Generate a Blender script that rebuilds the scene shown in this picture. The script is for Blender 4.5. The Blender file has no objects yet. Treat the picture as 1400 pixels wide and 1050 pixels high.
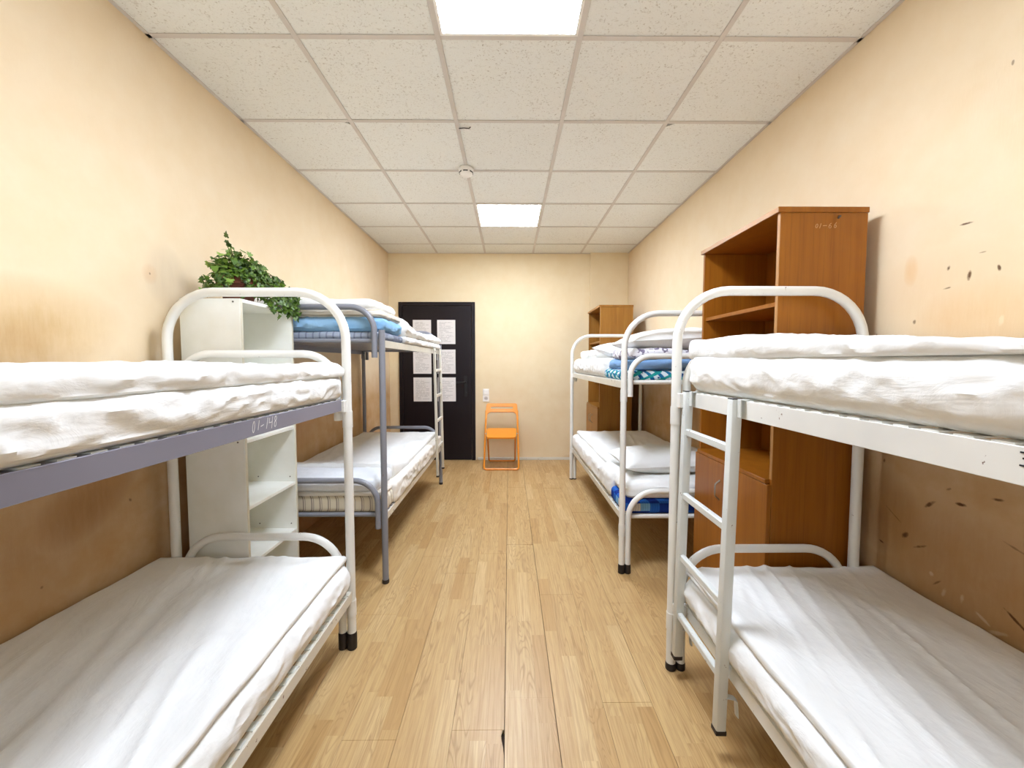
import bpy, bmesh, math, random
import numpy as np
from mathutils import Vector, Matrix
R_ = random.Random(7)
sc = bpy.context.scene
col = sc.collection

# ------------------------------------------------------------------ camera, light, exposure
CAM_H = 1.25
cam_d = bpy.data.cameras.new('camera')
cam_d.sensor_width = 36.0
cam_d.lens = 557.0 / 1400.0 * 36.0
cam_d.clip_start = 0.02
cam = bpy.data.objects.new('camera', cam_d)
col.objects.link(cam)
cam.location = (0, 0, CAM_H)
cam.rotation_euler = (math.pi/2 - math.atan(29/557.0), 0, -math.atan(4/557.0))
sc.camera = cam

LAMP = 24.0          # emission of the ceiling panels
WINDOW_FILL = 8.0        # weak fill light from an added, unseen window behind the camera, W
sc.view_settings.view_transform = 'Standard'
sc.view_settings.look = 'None'
sc.view_settings.gamma = 1.0
sc.view_settings.use_curve_mapping = False
sc.view_settings.exposure = 1.08
w = bpy.data.worlds.new('world'); sc.world = w; w.use_nodes = True
w.node_tree.nodes['Background'].inputs[0].default_value = (0.75, 0.85, 1.0, 1)
w.node_tree.nodes['Background'].inputs[1].default_value = 1.0
sc.cycles.max_bounces = 10
sc.cycles.diffuse_bounces = 8

XL, XR, YB, YF, ZC = -1.52, 1.50, 5.20, -1.60, 2.62

ld = bpy.data.lights.new('added_window_fill', 'AREA')  # added fill lamp, set in an unseen window
ld.shape = 'RECTANGLE'; ld.size = 1.5; ld.size_y = 1.3; ld.energy = WINDOW_FILL; ld.color = (0.95, 0.97, 1.0)
lo = bpy.data.objects.new('added_window_fill', ld); col.objects.link(lo)
lo.location = (0, YF + 0.06, 1.55); lo.rotation_euler = (math.pi/2, 0, 0)

# ------------------------------------------------------------------ helpers
def lin(c):
    return tuple(((v/255.0)/12.92 if v/255.0 <= 0.04045 else ((v/255.0+0.055)/1.055)**2.4) for v in c) + (1.0,)

class NT:
    def __init__(s, name):
        s.m = bpy.data.materials.new(name); s.m.use_nodes = True
        s.t = s.m.node_tree; s.b = s.t.nodes['Principled BSDF']
        s.tc = s.t.nodes.new('ShaderNodeTexCoord')
        s.pos = s.tc.outputs['Object']
    def n(s, typ, **kw):
        x = s.t.nodes.new(typ)
        for k, v in kw.items(): setattr(x, k, v)
        return x
    def put(s, sock, v):
        if v is None: return
        if isinstance(v, bpy.types.NodeSocket): s.t.links.new(v, sock)
        else: sock.default_value = v
    def math(s, op, a, b=None, c=None, clamp=False):
        x = s.n('ShaderNodeMath', operation=op); x.use_clamp = clamp
        s.put(x.inputs[0], a); s.put(x.inputs[1], b)
        if c is not None: s.put(x.inputs[2], c)
        return x.outputs[0]
    def mapping(s, scale=(1,1,1), rot=(0,0,0), loc=(0,0,0), vec=None):
        x = s.n('ShaderNodeMapping'); s.put(x.inputs['Vector'], vec or s.pos)
        x.inputs['Scale'].default_value = scale; x.inputs['Rotation'].default_value = rot; x.inputs['Location'].default_value = loc
        return x.outputs[0]
    def noise(s, vec, scale=5, detail=3, rough=0.5, dist=0.0):
        x = s.n('ShaderNodeTexNoise'); s.put(x.inputs['Vector'], vec)
        x.inputs['Scale'].default_value = scale; x.inputs['Detail'].default_value = detail
        x.inputs['Roughness'].default_value = rough; x.inputs['Distortion'].default_value = dist
        return x.outputs['Fac']
    def ramp(s, f, stops, interp='LINEAR'):
        x = s.n('ShaderNodeValToRGB'); s.put(x.inputs[0], f); cr = x.color_ramp; cr.interpolation = interp
        while len(cr.elements) < len(stops): cr.elements.new(0.5)
        for e, (p, c) in zip(cr.elements, stops): e.position = p; e.color = c if len(c) == 4 else tuple(c)+(1,)
        return x.outputs[0]
    def mr(s, v, a, b, c=0.0, d=1.0):
        x = s.n('ShaderNodeMapRange'); s.put(x.inputs[0], v)
        for i, q in enumerate((a, b, c, d)): x.inputs[i+1].default_value = q
        return x.outputs[0]
    def mix(s, f, a, b, blend='MIX'):
        x = s.n('ShaderNodeMix', data_type='RGBA', blend_type=blend)
        s.put(x.inputs[0], f); s.put(x.inputs[6], a); s.put(x.inputs[7], b)
        return x.outputs[2]
    def sep(s, vec=None):
        x = s.n('ShaderNodeSeparateXYZ'); s.put(x.inputs[0], vec or s.pos); return x.outputs
    def comb(s, a, b, c=0.0):
        x = s.n('ShaderNodeCombineXYZ')
        for i, q in enumerate((a, b, c)): s.put(x.inputs[i], q)
        return x.outputs[0]
    def white(s, vec):
        x = s.n('ShaderNodeTexWhiteNoise', noise_dimensions='3D'); s.put(x.inputs['Vector'], vec); return x.outputs['Value']
    def bump(s, h, strength=0.3, dist=0.01):
        x = s.n('ShaderNodeBump'); s.put(x.inputs['Height'], h)
        x.inputs['Strength'].default_value = strength; x.inputs['Distance'].default_value = dist
        s.t.links.new(x.outputs[0], s.b.inputs['Normal'])
    def out(s, color, rough=0.5, spec=0.5, metal=0.0):
        s.put(s.b.inputs['Base Color'], color); s.put(s.b.inputs['Roughness'], rough)
        s.put(s.b.inputs['Specular IOR Level'], spec); s.b.inputs['Metallic'].default_value = metal
        return s.m

M = {}
def enamel(name, c, chip=(95, 60, 35), rough=0.32, amount=0.70):
    t = NT(name)
    n1 = t.noise(t.pos, 3.0, 3); base = t.mix(t.mr(n1, 0.3, 0.7), lin(c), lin(tuple(v*0.93 for v in c)))
    ch = t.mr(t.noise(t.pos, 38.0, 4, 0.6), amount, amount+0.03)
    M[name] = t.out(t.mix(ch, base, lin(chip)), rough)
enamel('white_enamel', (232, 232, 226))
enamel('cream_enamel', (216, 212, 198), amount=0.66)
enamel('pale_grey_enamel', (214, 218, 214), amount=0.68)
enamel('grey_enamel', (134, 136, 144), amount=0.72)
enamel('grey_rail_paint', (128, 126, 138), chip=(170, 170, 175), amount=0.72)

def plain(name, c, rough=0.5, spec=0.5, metal=0.0, var=0.06, scale=12):
    t = NT(name)
    M[name] = t.out(t.mix(t.noise(t.pos, scale, 3), lin(tuple(v*(1-var) for v in c)), lin(tuple(min(255, v*(1+var)) for v in c))), rough, spec, metal)
plain('black_rubber', (28, 20, 18), 0.55)
plain('white_plastic', (240, 238, 232), 0.35, var=0.01)
plain('dark_slot', (30, 30, 32), 0.6)
plain('steel', (170, 165, 155), 0.3, metal=0.9)
plain('screw_metal', (110, 105, 98), 0.4, metal=0.6)
plain('black_handle', (16, 15, 18), 0.3, var=0.02)
plain('grid_metal', (205, 199, 192), 0.5, 0.3, var=0.03)
plain('plenum_dark', (14, 12, 10), 0.9)
plain('subfloor', (48, 32, 18), 0.9)
plain('soil', (48, 33, 22), 0.95, var=0.3, scale=80)
plain('stem', (92, 96, 40), 0.6)
plain('chalk', (226, 224, 220), 0.9, var=0.02)
plain('chalk_faint', (205, 160, 110), 0.9, var=0.02)
plain('black_ink', (25, 25, 22), 0.8)
plain('wire', (60, 50, 44), 0.5)
plain('lamp_housing', (238, 236, 230), 0.4, var=0.01)
plain('melamine_edge', (205, 200, 180), 0.55, var=0.05)

# orange plastic
t = NT('orange_plastic'); M['orange_plastic'] = t.out(t.mix(t.noise(t.pos, 20, 2), lin((226, 138, 28)), lin((232, 148, 38))), 0.38)
# terracotta
t = NT('terracotta'); M['terracotta'] = t.out(t.mix(t.noise(t.pos, 40, 4), lin((84, 42, 24)), lin((112, 58, 34))), 0.75); t.bump(t.noise(t.pos, 150, 3), 0.2, 0.002)
# leaves
for nm, a, b in (('leaf_green', (52, 82, 14), (98, 130, 30)), ('leaf_dark', (34, 60, 12), (66, 98, 24)), ('leaf_pale', (104, 138, 52), (146, 172, 84))):
    t = NT(nm); oi = t.n('ShaderNodeObjectInfo')
    f = t.math('ADD', t.math('MULTIPLY', oi.outputs['Random'], 0.7), t.math('MULTIPLY', t.noise(t.pos, 60, 2), 0.4))
    M[nm] = t.out(t.mix(f, lin(a), lin(b)), 0.5); t.b.inputs['Subsurface Weight'].default_value = 0.0
t = NT('leaf_mixed'); f = t.noise(t.pos, 55, 2)
M['leaf_mixed'] = t.out(t.mix(t.mr(f, 0.35, 0.65), lin((36, 62, 10), ), lin((90, 122, 28))), 0.5)
# white melamine board
t = NT('white_melamine')
M['white_melamine'] = t.out(t.mix(t.mr(t.noise(t.pos, 6, 4), 0.35, 0.75), lin((238, 239, 233)), lin((226, 226, 214))), 0.4, 0.4)

# oak laminate floor: the planks are pieces; the printed staves and the grain are in the material
t = NT('oak_laminate')
X, Y, Z = t.sep()
iu = t.math('FLOOR', t.math('DIVIDE', t.math('ADD', X, 0.016+18.0), 0.06))
off = t.math('MULTIPLY', t.white(t.comb(iu, 3.0, 0.0)), 0.7)
iv = t.math('FLOOR', t.math('DIVIDE', t.math('ADD', t.math('ADD', Y, 10.0), off), 0.46))
rnd = t.white(t.comb(iu, iv, 1.0)); rnd2 = t.white(t.comb(iv, iu, 5.0))
gv = t.comb(t.math('ADD', t.math('MULTIPLY', X, 44.0), t.math('MULTIPLY', rnd, 40.0)), t.math('ADD', t.math('MULTIPLY', Y, 1.5), t.math('MULTIPLY', rnd2, 30.0)), rnd)
fine = t.noise(gv, 3.2, 5, 0.62, 0.3)
cv = t.comb(t.math('ADD', t.math('MULTIPLY', X, 11.0), t.math('MULTIPLY', rnd, 20.0)), t.math('ADD', t.math('MULTIPLY', Y, 1.2), t.math('MULTIPLY', rnd2, 30.0)), rnd2)
cath = t.noise(cv, 1.3, 2, 0.4, 0.8)
rings = t.math('ABSOLUTE', t.math('SUBTRACT', t.math('FRACT', t.math('MULTIPLY', cath, 15.0)), 0.5))
rings = t.math('MULTIPLY', t.mr(rings, 0.0, 0.22, 1.0, 0.0), t.mr(rnd2, 0.25, 0.7, 0.1, 1.0))
base = t.ramp(rnd, [(0.0, lin((180, 144, 92))), (0.25, lin((191, 158, 107))), (0.8, lin((196, 165, 114))), (1.0, lin((204, 175, 126)))])
c = t.mix(t.mr(fine, 0.40, 0.76, 0.0, 0.8), base, lin((160, 124, 78)))
c = t.mix(t.math('MULTIPLY', rings, 0.5), c, lin((140, 104, 60)))
fx = t.math('FRACT', t.math('DIVIDE', t.math('ADD', X, 0.016+18.0), 0.06))
edge = t.mr(t.math('MINIMUM', fx, t.math('SUBTRACT', 1.0, fx)), 0.0, 0.025, 1.0, 0.0)
c = t.mix(t.math('MULTIPLY', edge, 0.18), c, lin((110, 70, 35)))
dirt = t.mr(t.noise(t.mapping((1, 0.5, 1)), 2.2, 4, 0.6), 0.45, 0.75)
c = t.mix(t.math('MULTIPLY', dirt, 0.18), c, lin((160, 130, 86)))
M['oak_laminate'] = t.out(c, t.mr(fine, 0.3, 0.8, 0.30, 0.46), 0.45); t.bump(fine, 0.08, 0.002)

# cherry veneer of the tall units (grain upright)
def veneer(name, a, b, dark):
    t = NT(name); oi = t.n('ShaderNodeObjectInfo')
    v = t.n('ShaderNodeVectorMath', operation='ADD'); t.put(v.inputs[0], t.mapping((14, 14, 0.8)))
    t.put(v.inputs[1], t.comb(t.math('MULTIPLY', oi.outputs['Random'], 30.0), 0.0, t.math('MULTIPLY', oi.outputs['Random'], 9.0)))
    f = t.noise(v.outputs[0], 1.6, 5, 0.6, 0.25)
    st = t.noise(t.mapping((120, 120, 3.0)), 1.0, 3, 0.6)
    c = t.mix(t.mr(f, 0.32, 0.7), lin(a), lin(b))
    c = t.mix(t.math('MULTIPLY', t.mr(st, 0.52, 0.75), 0.45), c, lin(dark))
    M[name] = t.out(c, 0.38, 0.4)
veneer('cherry_veneer', (156, 96, 24), (138, 80, 15), (108, 60, 10))
veneer('oak_veneer', (160, 112, 46), (142, 94, 32), (114, 74, 24))
plain('cherry_edge', (166, 120, 70), 0.45, var=0.06)
# wenge door
t = NT('wenge')
f = t.noise(t.mapping((60, 60, 2.0)), 1.0, 4, 0.6)
M['wenge'] = t.out(t.mix(f, lin((20, 14, 17)), lin((31, 23, 26))), 0.36, 0.25); t.bump(f, 0.1, 0.002)

# mineral fibre ceiling tile
t = NT('mineral_tile'); oi = t.n('ShaderNodeObjectInfo')
sp = t.mr(t.noise(t.mapping((1, 1.0, 1)), 95, 3, 0.6), 0.61, 0.68)
worm = t.mr(t.noise(t.mapping((1.0, 1.6, 1)), 55, 2, 0.5, 1.2), 0.60, 0.70)
mask = t.math('MULTIPLY', t.math('MAXIMUM', sp, t.math('MULTIPLY', worm, 0.5)), t.mr(t.noise(t.pos, 5, 2), 0.3, 0.6, 0.4, 1.0))
base = t.mix(oi.outputs['Random'], lin((236, 239, 236)), lin((231, 233, 229)))
base = t.mix(t.math('MULTIPLY', t.noise(t.pos, 160, 2), 0.35), base, lin((214, 209, 200)))
M['mineral_tile'] = t.out(t.mix(t.math('MULTIPLY', mask, 0.65), base, lin((160, 148, 130))), 0.9, 0.1)
t.bump(t.math('SUBTRACT', t.noise(t.pos, 120, 3), t.math('MULTIPLY', mask, 1.5)), 0.35, 0.003)

# lamp diffuser
t = NT('lamp_diffuser'); t.out((0.95, 0.95, 0.93, 1), 0.4)
t.b.inputs['Emission Color'].default_value = (0.91, 1.0, 1.17, 1); t.b.inputs['Emission Strength'].default_value = LAMP
M['lamp_diffuser'] = t.m
# window glass
t = NT('window_glass'); t.out((0.8, 0.85, 0.88, 1), 0.05); t.b.inputs['Transmission Weight'].default_value = 0.9; M['window_glass'] = t.m

# cotton
def cotton(name, c, dark, rough=0.92):
    t = NT(name)
    f = t.mr(t.noise(t.pos, 4, 4, 0.6), 0.3, 0.75)
    m = t.out(t.mix(f, lin(c), lin(dark)), rough, 0.1)
    n1 = t.noise(t.mapping((1, 0.55, 1), (0.5, 0.2, 0.5)), 26, 5, 0.6, 0.7)
    n2 = t.noise(t.mapping((1, 0.35, 1), (0.1, 0.6, -0.35)), 11, 4, 0.55, 0.8)
    r2 = t.math('ABSOLUTE', t.math('SUBTRACT', n2, 0.5))
    h = t.math('SUBTRACT', t.math('MULTIPLY', n1, 0.35), r2)
    t.bump(h, 0.30, 0.02)
    M[name] = m
cotton('white_cotton', (235, 236, 234), (225, 226, 223))
cotton('cream_cotton', (232, 227, 218), (216, 209, 198))
cotton('cool_cotton', (232, 236, 240), (220, 224, 230))
cotton('blue_cotton', (158, 196, 226), (116, 166, 210))
cotton('pale_blue_cotton', (140, 172, 208), (110, 148, 192))
# striped ticking (stripes upright on the end, spaced along the width)
t = NT('striped_ticking'); X, Y, Z = t.sep()
fx = t.math('FRACT', t.math('MULTIPLY', t.math('ADD', X, t.math('MULTIPLY', Y, 1.0)), 21.0))
s1 = t.mr(t.math('ABSOLUTE', t.math('SUBTRACT', fx, 0.5)), 0.05, 0.09, 1.0, 0.0)
s2 = t.mr(t.math('ABSOLUTE', t.math('SUBTRACT', fx, 0.72)), 0.02, 0.05, 1.0, 0.0)
M['striped_ticking'] = t.out(t.mix(t.math('MULTIPLY', t.math('MAXIMUM', s1, s2), 0.75), lin((222, 214, 194)), lin((122, 112, 104))), 0.9, 0.1)
# dull grey ticking
t = NT('grey_ticking'); X, Y, Z = t.sep()
fx = t.math('FRACT', t.math('MULTIPLY', X, 26.0))
M['grey_ticking'] = t.out(t.mix(t.mr(t.math('ABSOLUTE', t.math('SUBTRACT', fx, 0.5)), 0.1, 0.14, 1.0, 0.0), lin((150, 158, 172)), lin((120, 126, 142))), 0.9, 0.1)
# teal leaf-print ticking
t = NT('teal_print')
X, Y, Z = t.sep()
a = t.math('FRACT', t.math('ADD', t.math('MULTIPLY', X, 16.0), t.math('MULTIPLY', t.math('ADD', Z, t.math('MULTIPLY', Y, 0.7)), 14.0)))
b_ = t.math('FRACT', t.math('SUBTRACT', t.math('MULTIPLY', X, 9.0), t.math('MULTIPLY', t.math('ADD', Z, t.math('MULTIPLY', Y, -0.6)), 20.0)))
c = t.mix(t.mr(a, 0.40, 0.46), lin((34, 112, 160)), lin((214, 230, 236)))
c = t.mix(t.mr(b_, 0.62, 0.66), c, lin((40, 150, 150)))
c = t.mix(t.mr(t.noise(t.pos, 30, 2), 0.58, 0.62), c, lin((24, 72, 130)))
M['teal_print'] = t.out(c, 0.9, 0.1)
# blue plaid ticking
t = NT('blue_plaid'); X, Y, Z = t.sep()
v = t.math('ADD', X, Y)
k = t.white(t.comb(t.math('FLOOR', t.math('MULTIPLY', v, 17.0)), t.math('FLOOR', t.math('MULTIPLY', Z, 22.0)), 0.0))
fl = t.mr(t.math('ABSOLUTE', t.math('SUBTRACT', t.math('FRACT', t.math('MULTIPLY', v, 68.0)), 0.5)), 0.1, 0.2)
c = t.ramp(k, [(0.0, lin((24, 52, 130))), (0.35, lin((44, 100, 186))), (0.6, lin((120, 176, 220))), (0.85, lin((216, 214, 204)))], 'CONSTANT')
M['blue_plaid'] = t.out(t.mix(t.math('MULTIPLY', fl, 0.25), c, lin((20, 40, 110))), 0.9, 0.1)
# patterned linen (white with dull violet-brown print)
t = NT('patterned_linen')
f = t.mr(t.noise(t.pos, 26, 2, 0.5, 1.0), 0.54, 0.58)
M['patterned_linen'] = t.out(t.mix(f, lin((226, 226, 232)), lin((120, 112, 132))), 0.9, 0.1)
# linen with beige stripes
t = NT('beige_striped_linen'); X, Y, Z = t.sep()
f = t.mr(t.math('ABSOLUTE', t.math('SUBTRACT', t.math('FRACT', t.math('MULTIPLY', Z, 34.0)), 0.5)), 0.10, 0.16, 1.0, 0.0)
M['beige_striped_linen'] = t.out(t.mix(t.math('MULTIPLY', f, 0.7), lin((228, 222, 210)), lin((148, 136, 108))), 0.9, 0.1)

# notice sheet in a plastic sleeve: rows of grey print
def paper(seed):
    t = NT('notice_print'); X, Y, Z = t.sep()
    row = t.math('MULTIPLY', Z, 62.0); fr = t.math('FRACT', row); ir = t.math('FLOOR', row)
    line = t.mr(t.math('ABSOLUTE', t.math('SUBTRACT', fr, 0.5)), 0.18, 0.26, 1.0, 0.0)
    ln = t.white(t.comb(ir, float(seed), 0.0))
    gx = t.math('GREATER_THAN', t.math('MULTIPLY', X, 1.0), -0.088)
    rx = t.math('LESS_THAN', X, t.mr(ln, 0.0, 1.0, -0.02, 0.12))
    rx2 = t.math('LESS_THAN', X, 0.088)
    word = t.math('GREATER_THAN', t.white(t.comb(t.math('FLOOR', t.math('MULTIPLY', X, 120.0)), ir, float(seed))), 0.18)
    mk = t.math('MULTIPLY', t.math('MULTIPLY', line, gx), t.math('MULTIPLY', t.math('MULTIPLY', rx, rx2), word))
    mk = t.math('MULTIPLY', mk, t.math('LESS_THAN', t.math('ABSOLUTE', Z), 0.125))
    c = t.mix(t.math('MULTIPLY', mk, 0.36), lin((226, 223, 220)), lin((100, 96, 96)))
    m = t.out(c, 0.25, 0.5); t.bump(t.noise(t.pos, 9, 2), 0.25, 0.02)
    return m

# walls: painted wallpaper with dirt, scuffs and under-bed shade painted into the colour
def wall_mat(name, broad, scuffs, pale=(), axis='Y', base=(228, 209, 177), grime_shade=0.75):
    t = NT(name); X, Y, Z = t.sep(); U = Y if axis == 'Y' else X
    nz = t.noise(t.pos, 7.0, 4, 0.6)
    nf = t.noise(t.pos, 45.0, 3, 0.6)
    def ell(cu, cz, ru, rz, rot=0.0, soft=0.8, pert=0.0, nn=None):
        du = t.math('SUBTRACT', U, cu); dz = t.math('SUBTRACT', Z, cz)
        cs, sn = math.cos(rot), math.sin(rot)
        a = t.math('ADD', t.math('MULTIPLY', du, cs/ru), t.math('MULTIPLY', dz, sn/ru))
        b = t.math('SUBTRACT', t.math('MULTIPLY', dz, cs/rz), t.math('MULTIPLY', du, sn/rz))
        d = t.math('ADD', t.math('MULTIPLY', a, a), t.math('MULTIPLY', b, b))
        if pert: d = t.math('ADD', d, t.math('MULTIPLY', t.math('SUBTRACT', nn if nn is not None else nz, 0.5), pert))
        return t.mr(d, 1.0, max(0.0, 1.0-soft), 0.0, 1.0)
    c = t.mix(t.mr(nz, 0.3, 0.75), lin(base), lin(tuple(v*f for v, f in zip(base, (0.985, 0.97, 0.94)))))
    low = t.math('MULTIPLY', t.mr(Z, 1.18, 0.85, 0.0, grime_shade), t.mr(nz, 0.25, 0.7, 0.6, 1.0))  # low brown band: real dirt plus painted shade of the beds
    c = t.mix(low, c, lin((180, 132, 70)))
    streak = t.noise(t.mapping((16, 16, 3.0)), 3.0, 4, 0.65)
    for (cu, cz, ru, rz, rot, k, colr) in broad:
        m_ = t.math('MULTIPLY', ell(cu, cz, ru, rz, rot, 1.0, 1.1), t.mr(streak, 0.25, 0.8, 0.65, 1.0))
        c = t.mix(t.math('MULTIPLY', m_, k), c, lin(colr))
    for grp, colr in ((scuffs, (84, 52, 24)), (pale, (238, 226, 196))):
        tot = None
        for (cu, cz, ru, rz, rot, k) in grp:
            e = t.math('MULTIPLY', ell(cu, cz, ru*1.05, rz*0.9, rot, 0.9, 2.0, nf), k*(0.5 if grp is pale else 1.0))
            tot = e if tot is None else t.math('MAXIMUM', tot, e)
        if tot is not None: c = t.mix(tot, c, lin(colr))
    paper_h = t.noise(t.mapping((60, 60, 14)), 2.0, 4, 0.6)
    m = t.out(c, 0.75, 0.25); t.bump(paper_h, 0.14, 0.004)
    return m
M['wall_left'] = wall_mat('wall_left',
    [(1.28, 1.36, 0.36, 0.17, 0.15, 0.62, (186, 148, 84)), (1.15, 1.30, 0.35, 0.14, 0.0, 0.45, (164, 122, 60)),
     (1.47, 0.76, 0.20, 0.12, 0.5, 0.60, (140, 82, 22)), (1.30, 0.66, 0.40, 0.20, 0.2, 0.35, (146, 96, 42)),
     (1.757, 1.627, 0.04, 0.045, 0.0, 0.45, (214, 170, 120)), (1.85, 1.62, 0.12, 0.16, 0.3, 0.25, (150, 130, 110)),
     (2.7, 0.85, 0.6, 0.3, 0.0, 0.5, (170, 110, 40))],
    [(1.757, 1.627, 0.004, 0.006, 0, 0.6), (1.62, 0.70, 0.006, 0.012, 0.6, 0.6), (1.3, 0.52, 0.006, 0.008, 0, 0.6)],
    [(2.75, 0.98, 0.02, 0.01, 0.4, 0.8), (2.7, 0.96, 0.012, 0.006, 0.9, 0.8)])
sc_r = [(1.352, 1.706, 0.024, 0.0045, 0.05, 0.9), (1.398, 1.572, 0.006, 0.012, 0.3, 0.9), (1.334, 1.535, 0.007, 0.019, 0.15, 0.95),
        (1.253, 1.541, 0.005, 0.012, -0.2, 0.9), (1.507, 1.401, 0.006, 0.010, 0.2, 0.7), (1.40, 1.505, 0.016, 0.004, -0.1, 0.7),
        (1.25, 2.143, 0.004, 0.01, 0, 0.6), (1.30, 1.60, 0.012, 0.003, 0, 0.5), (1.66, 1.36, 0.005, 0.012, 0, 0.6),
        (1.416, 0.748, 0.026, 0.008, -0.75, 0.9), (1.317, 0.780, 0.020, 0.007, -0.1, 0.95), (1.359, 0.819, 0.010, 0.006, -0.6, 0.8),
        (1.596, 0.532, 0.012, 0.005, 0.3, 0.8), (1.50, 0.60, 0.010, 0.022, 0.7, 0.8), (1.444, 0.580, 0.03, 0.006, -0.5, 0.75), (1.147, 0.48, 0.05, 0.006, 0.6, 0.9),
        (1.22, 0.83, 0.02, 0.006, -0.2, 0.9), (1.17, 0.70, 0.03, 0.004, 0.3, 0.5), (1.55, 0.66, 0.04, 0.003, 0.6, 0.5), (1.60, 0.86, 0.005, 0.010, 0, 0.7), (1.38, 0.48, 0.02, 0.004, -0.8, 0.6)]
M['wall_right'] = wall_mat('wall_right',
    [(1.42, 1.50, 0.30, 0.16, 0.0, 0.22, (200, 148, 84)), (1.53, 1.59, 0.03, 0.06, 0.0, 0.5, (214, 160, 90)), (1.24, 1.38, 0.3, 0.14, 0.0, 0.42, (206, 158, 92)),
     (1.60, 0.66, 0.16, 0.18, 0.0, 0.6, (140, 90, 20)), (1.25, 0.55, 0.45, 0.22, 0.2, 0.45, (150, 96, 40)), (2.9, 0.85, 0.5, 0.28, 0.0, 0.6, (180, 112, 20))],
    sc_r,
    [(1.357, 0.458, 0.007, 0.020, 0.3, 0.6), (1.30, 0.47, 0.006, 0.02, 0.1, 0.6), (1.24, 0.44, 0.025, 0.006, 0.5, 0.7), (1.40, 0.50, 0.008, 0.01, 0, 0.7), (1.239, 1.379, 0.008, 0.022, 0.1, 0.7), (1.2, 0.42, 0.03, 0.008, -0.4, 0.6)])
M['wall_back'] = wall_mat('wall_back', [(0.0, 0.25, 0.45, 0.30, 0.0, 0.30, (190, 140, 80)), (0.9, 0.02, 0.25, 0.07, 0.0, 0.6, (170, 120, 60))], [(-0.33, 0.01, 0.09, 0.03, 0, 0.6)], axis='X', base=(229, 213, 178), grime_shade=0.10)

# ------------------------------------------------------------------ mesh builder
class MB:
    def __init__(s): s.v = []; s.f = []
    def add(s, vs, fs):
        o = len(s.v); s.v += [tuple(p) for p in vs]; s.f += [tuple(i+o for i in q) for q in fs]; return s
    def box(s, x0, x1, y0, y1, z0, z1, bev=0.0, seg=1, mat=None):
        bm = bmesh.new(); bmesh.ops.create_cube(bm, size=1.0)
        for v in bm.verts:
            v.co = Vector(((x0+x1)/2+v.co.x*(x1-x0), (y0+y1)/2+v.co.y*(y1-y0), (z0+z1)/2+v.co.z*(z1-z0)))
        if bev > 0:
            bmesh.ops.bevel(bm, geom=bm.edges[:], offset=min(bev, 0.45*min(x1-x0, y1-y0, z1-z0)), segments=seg, profile=0.5, affect='EDGES')
        if mat is not None: bmesh.ops.transform(bm, matrix=mat, verts=bm.verts)
        bm.verts.index_update()
        s.add([v.co[:] for v in bm.verts], [[v.index for v in f.verts] for f in bm.faces]); bm.free(); return s
    def tube(s, pts, r, n=12, closed=False, flat=1.0, caps=True):
        P = [Vector(p) for p in pts]; k = len(P)
        T = []
        for i in range(k):
            a = P[(i-1) % k] if (closed or i > 0) else P[i]; b = P[(i+1) % k] if (closed or i < k-1) else P[i]
            T.append((b-a).normalized())
        ref = Vector((0, 0, 1)) if abs(T[0].z) < 0.9 else Vector((0, 1, 0))
        N = (ref - T[0]*ref.dot(T[0])).normalized(); rings = []
        for i in range(k):
            N = (N - T[i]*N.dot(T[i])).normalized(); B = T[i].cross(N)
            rings.append([P[i] + (N*math.cos(2*math.pi*j/n) + B*math.sin(2*math.pi*j/n)*flat)*r for j in range(n)])
        vs = [q[:] for rg in rings for q in rg]; fs = []
        for i in range(k if closed else k-1):
            a, b = i*n, ((i+1) % k)*n
            for j in range(n): fs.append((a+j, a+(j+1) % n, b+(j+1) % n, b+j))
        if not closed and caps:
            fs.append(tuple(range(n-1, -1, -1))); fs.append(tuple((k-1)*n+j for j in range(n)))
        return s.add(vs, fs)
    def lathe(s, prof, c, n=24):
        vs = []; fs = []
        for (r, z) in prof:
            for j in range(n): vs.append((c[0]+r*math.cos(2*math.pi*j/n), c[1]+r*math.sin(2*math.pi*j/n), c[2]+z))
        for i in range(len(prof)-1):
            for j in range(n): fs.append((i*n+j, i*n+(j+1) % n, (i+1)*n+(j+1) % n, (i+1)*n+j))
        fs.append(tuple(range(n-1, -1, -1))); fs.append(tuple((len(prof)-1)*n+j for j in range(n)))
        return s.add(vs, fs)
    def prism(s, loops, origin, ux, uy, th):
        """flat plate with holes: loops[0] outer, rest holes (2D); extruded by th along ux x uy"""
        ux, uy, origin = Vector(ux), Vector(uy), Vector(origin); nn = ux.cross(uy).normalized()
        bm = bmesh.new(); edges = []; rings = []
        for lp in loops:
            vs = [bm.verts.new(origin+ux*p[0]+uy*p[1]) for p in lp]; rings.append(vs)
            for i in range(len(vs)): edges.append(bm.edges.new((vs[i], vs[(i+1) % len(vs)])))
        bmesh.ops.triangle_fill(bm, use_beauty=True, edges=edges)
        bm.verts.index_update()
        front = [v.co[:] for v in bm.verts]; ff = [[v.index for v in f.verts] for f in bm.faces]
        n = len(front)
        vs = front + [tuple(Vector(p)+nn*th) for p in front]
        fs = [tuple(f) for f in ff] + [tuple(i+n for i in reversed(f)) for f in ff]
        for rg in rings:
            ids = [v.index for v in rg]
            for i in range(len(ids)):
                a, b = ids[i], ids[(i+1) % len(ids)]; fs.append((a, b, b+n, a+n))
        bm.free(); return s.add(vs, fs)

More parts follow.
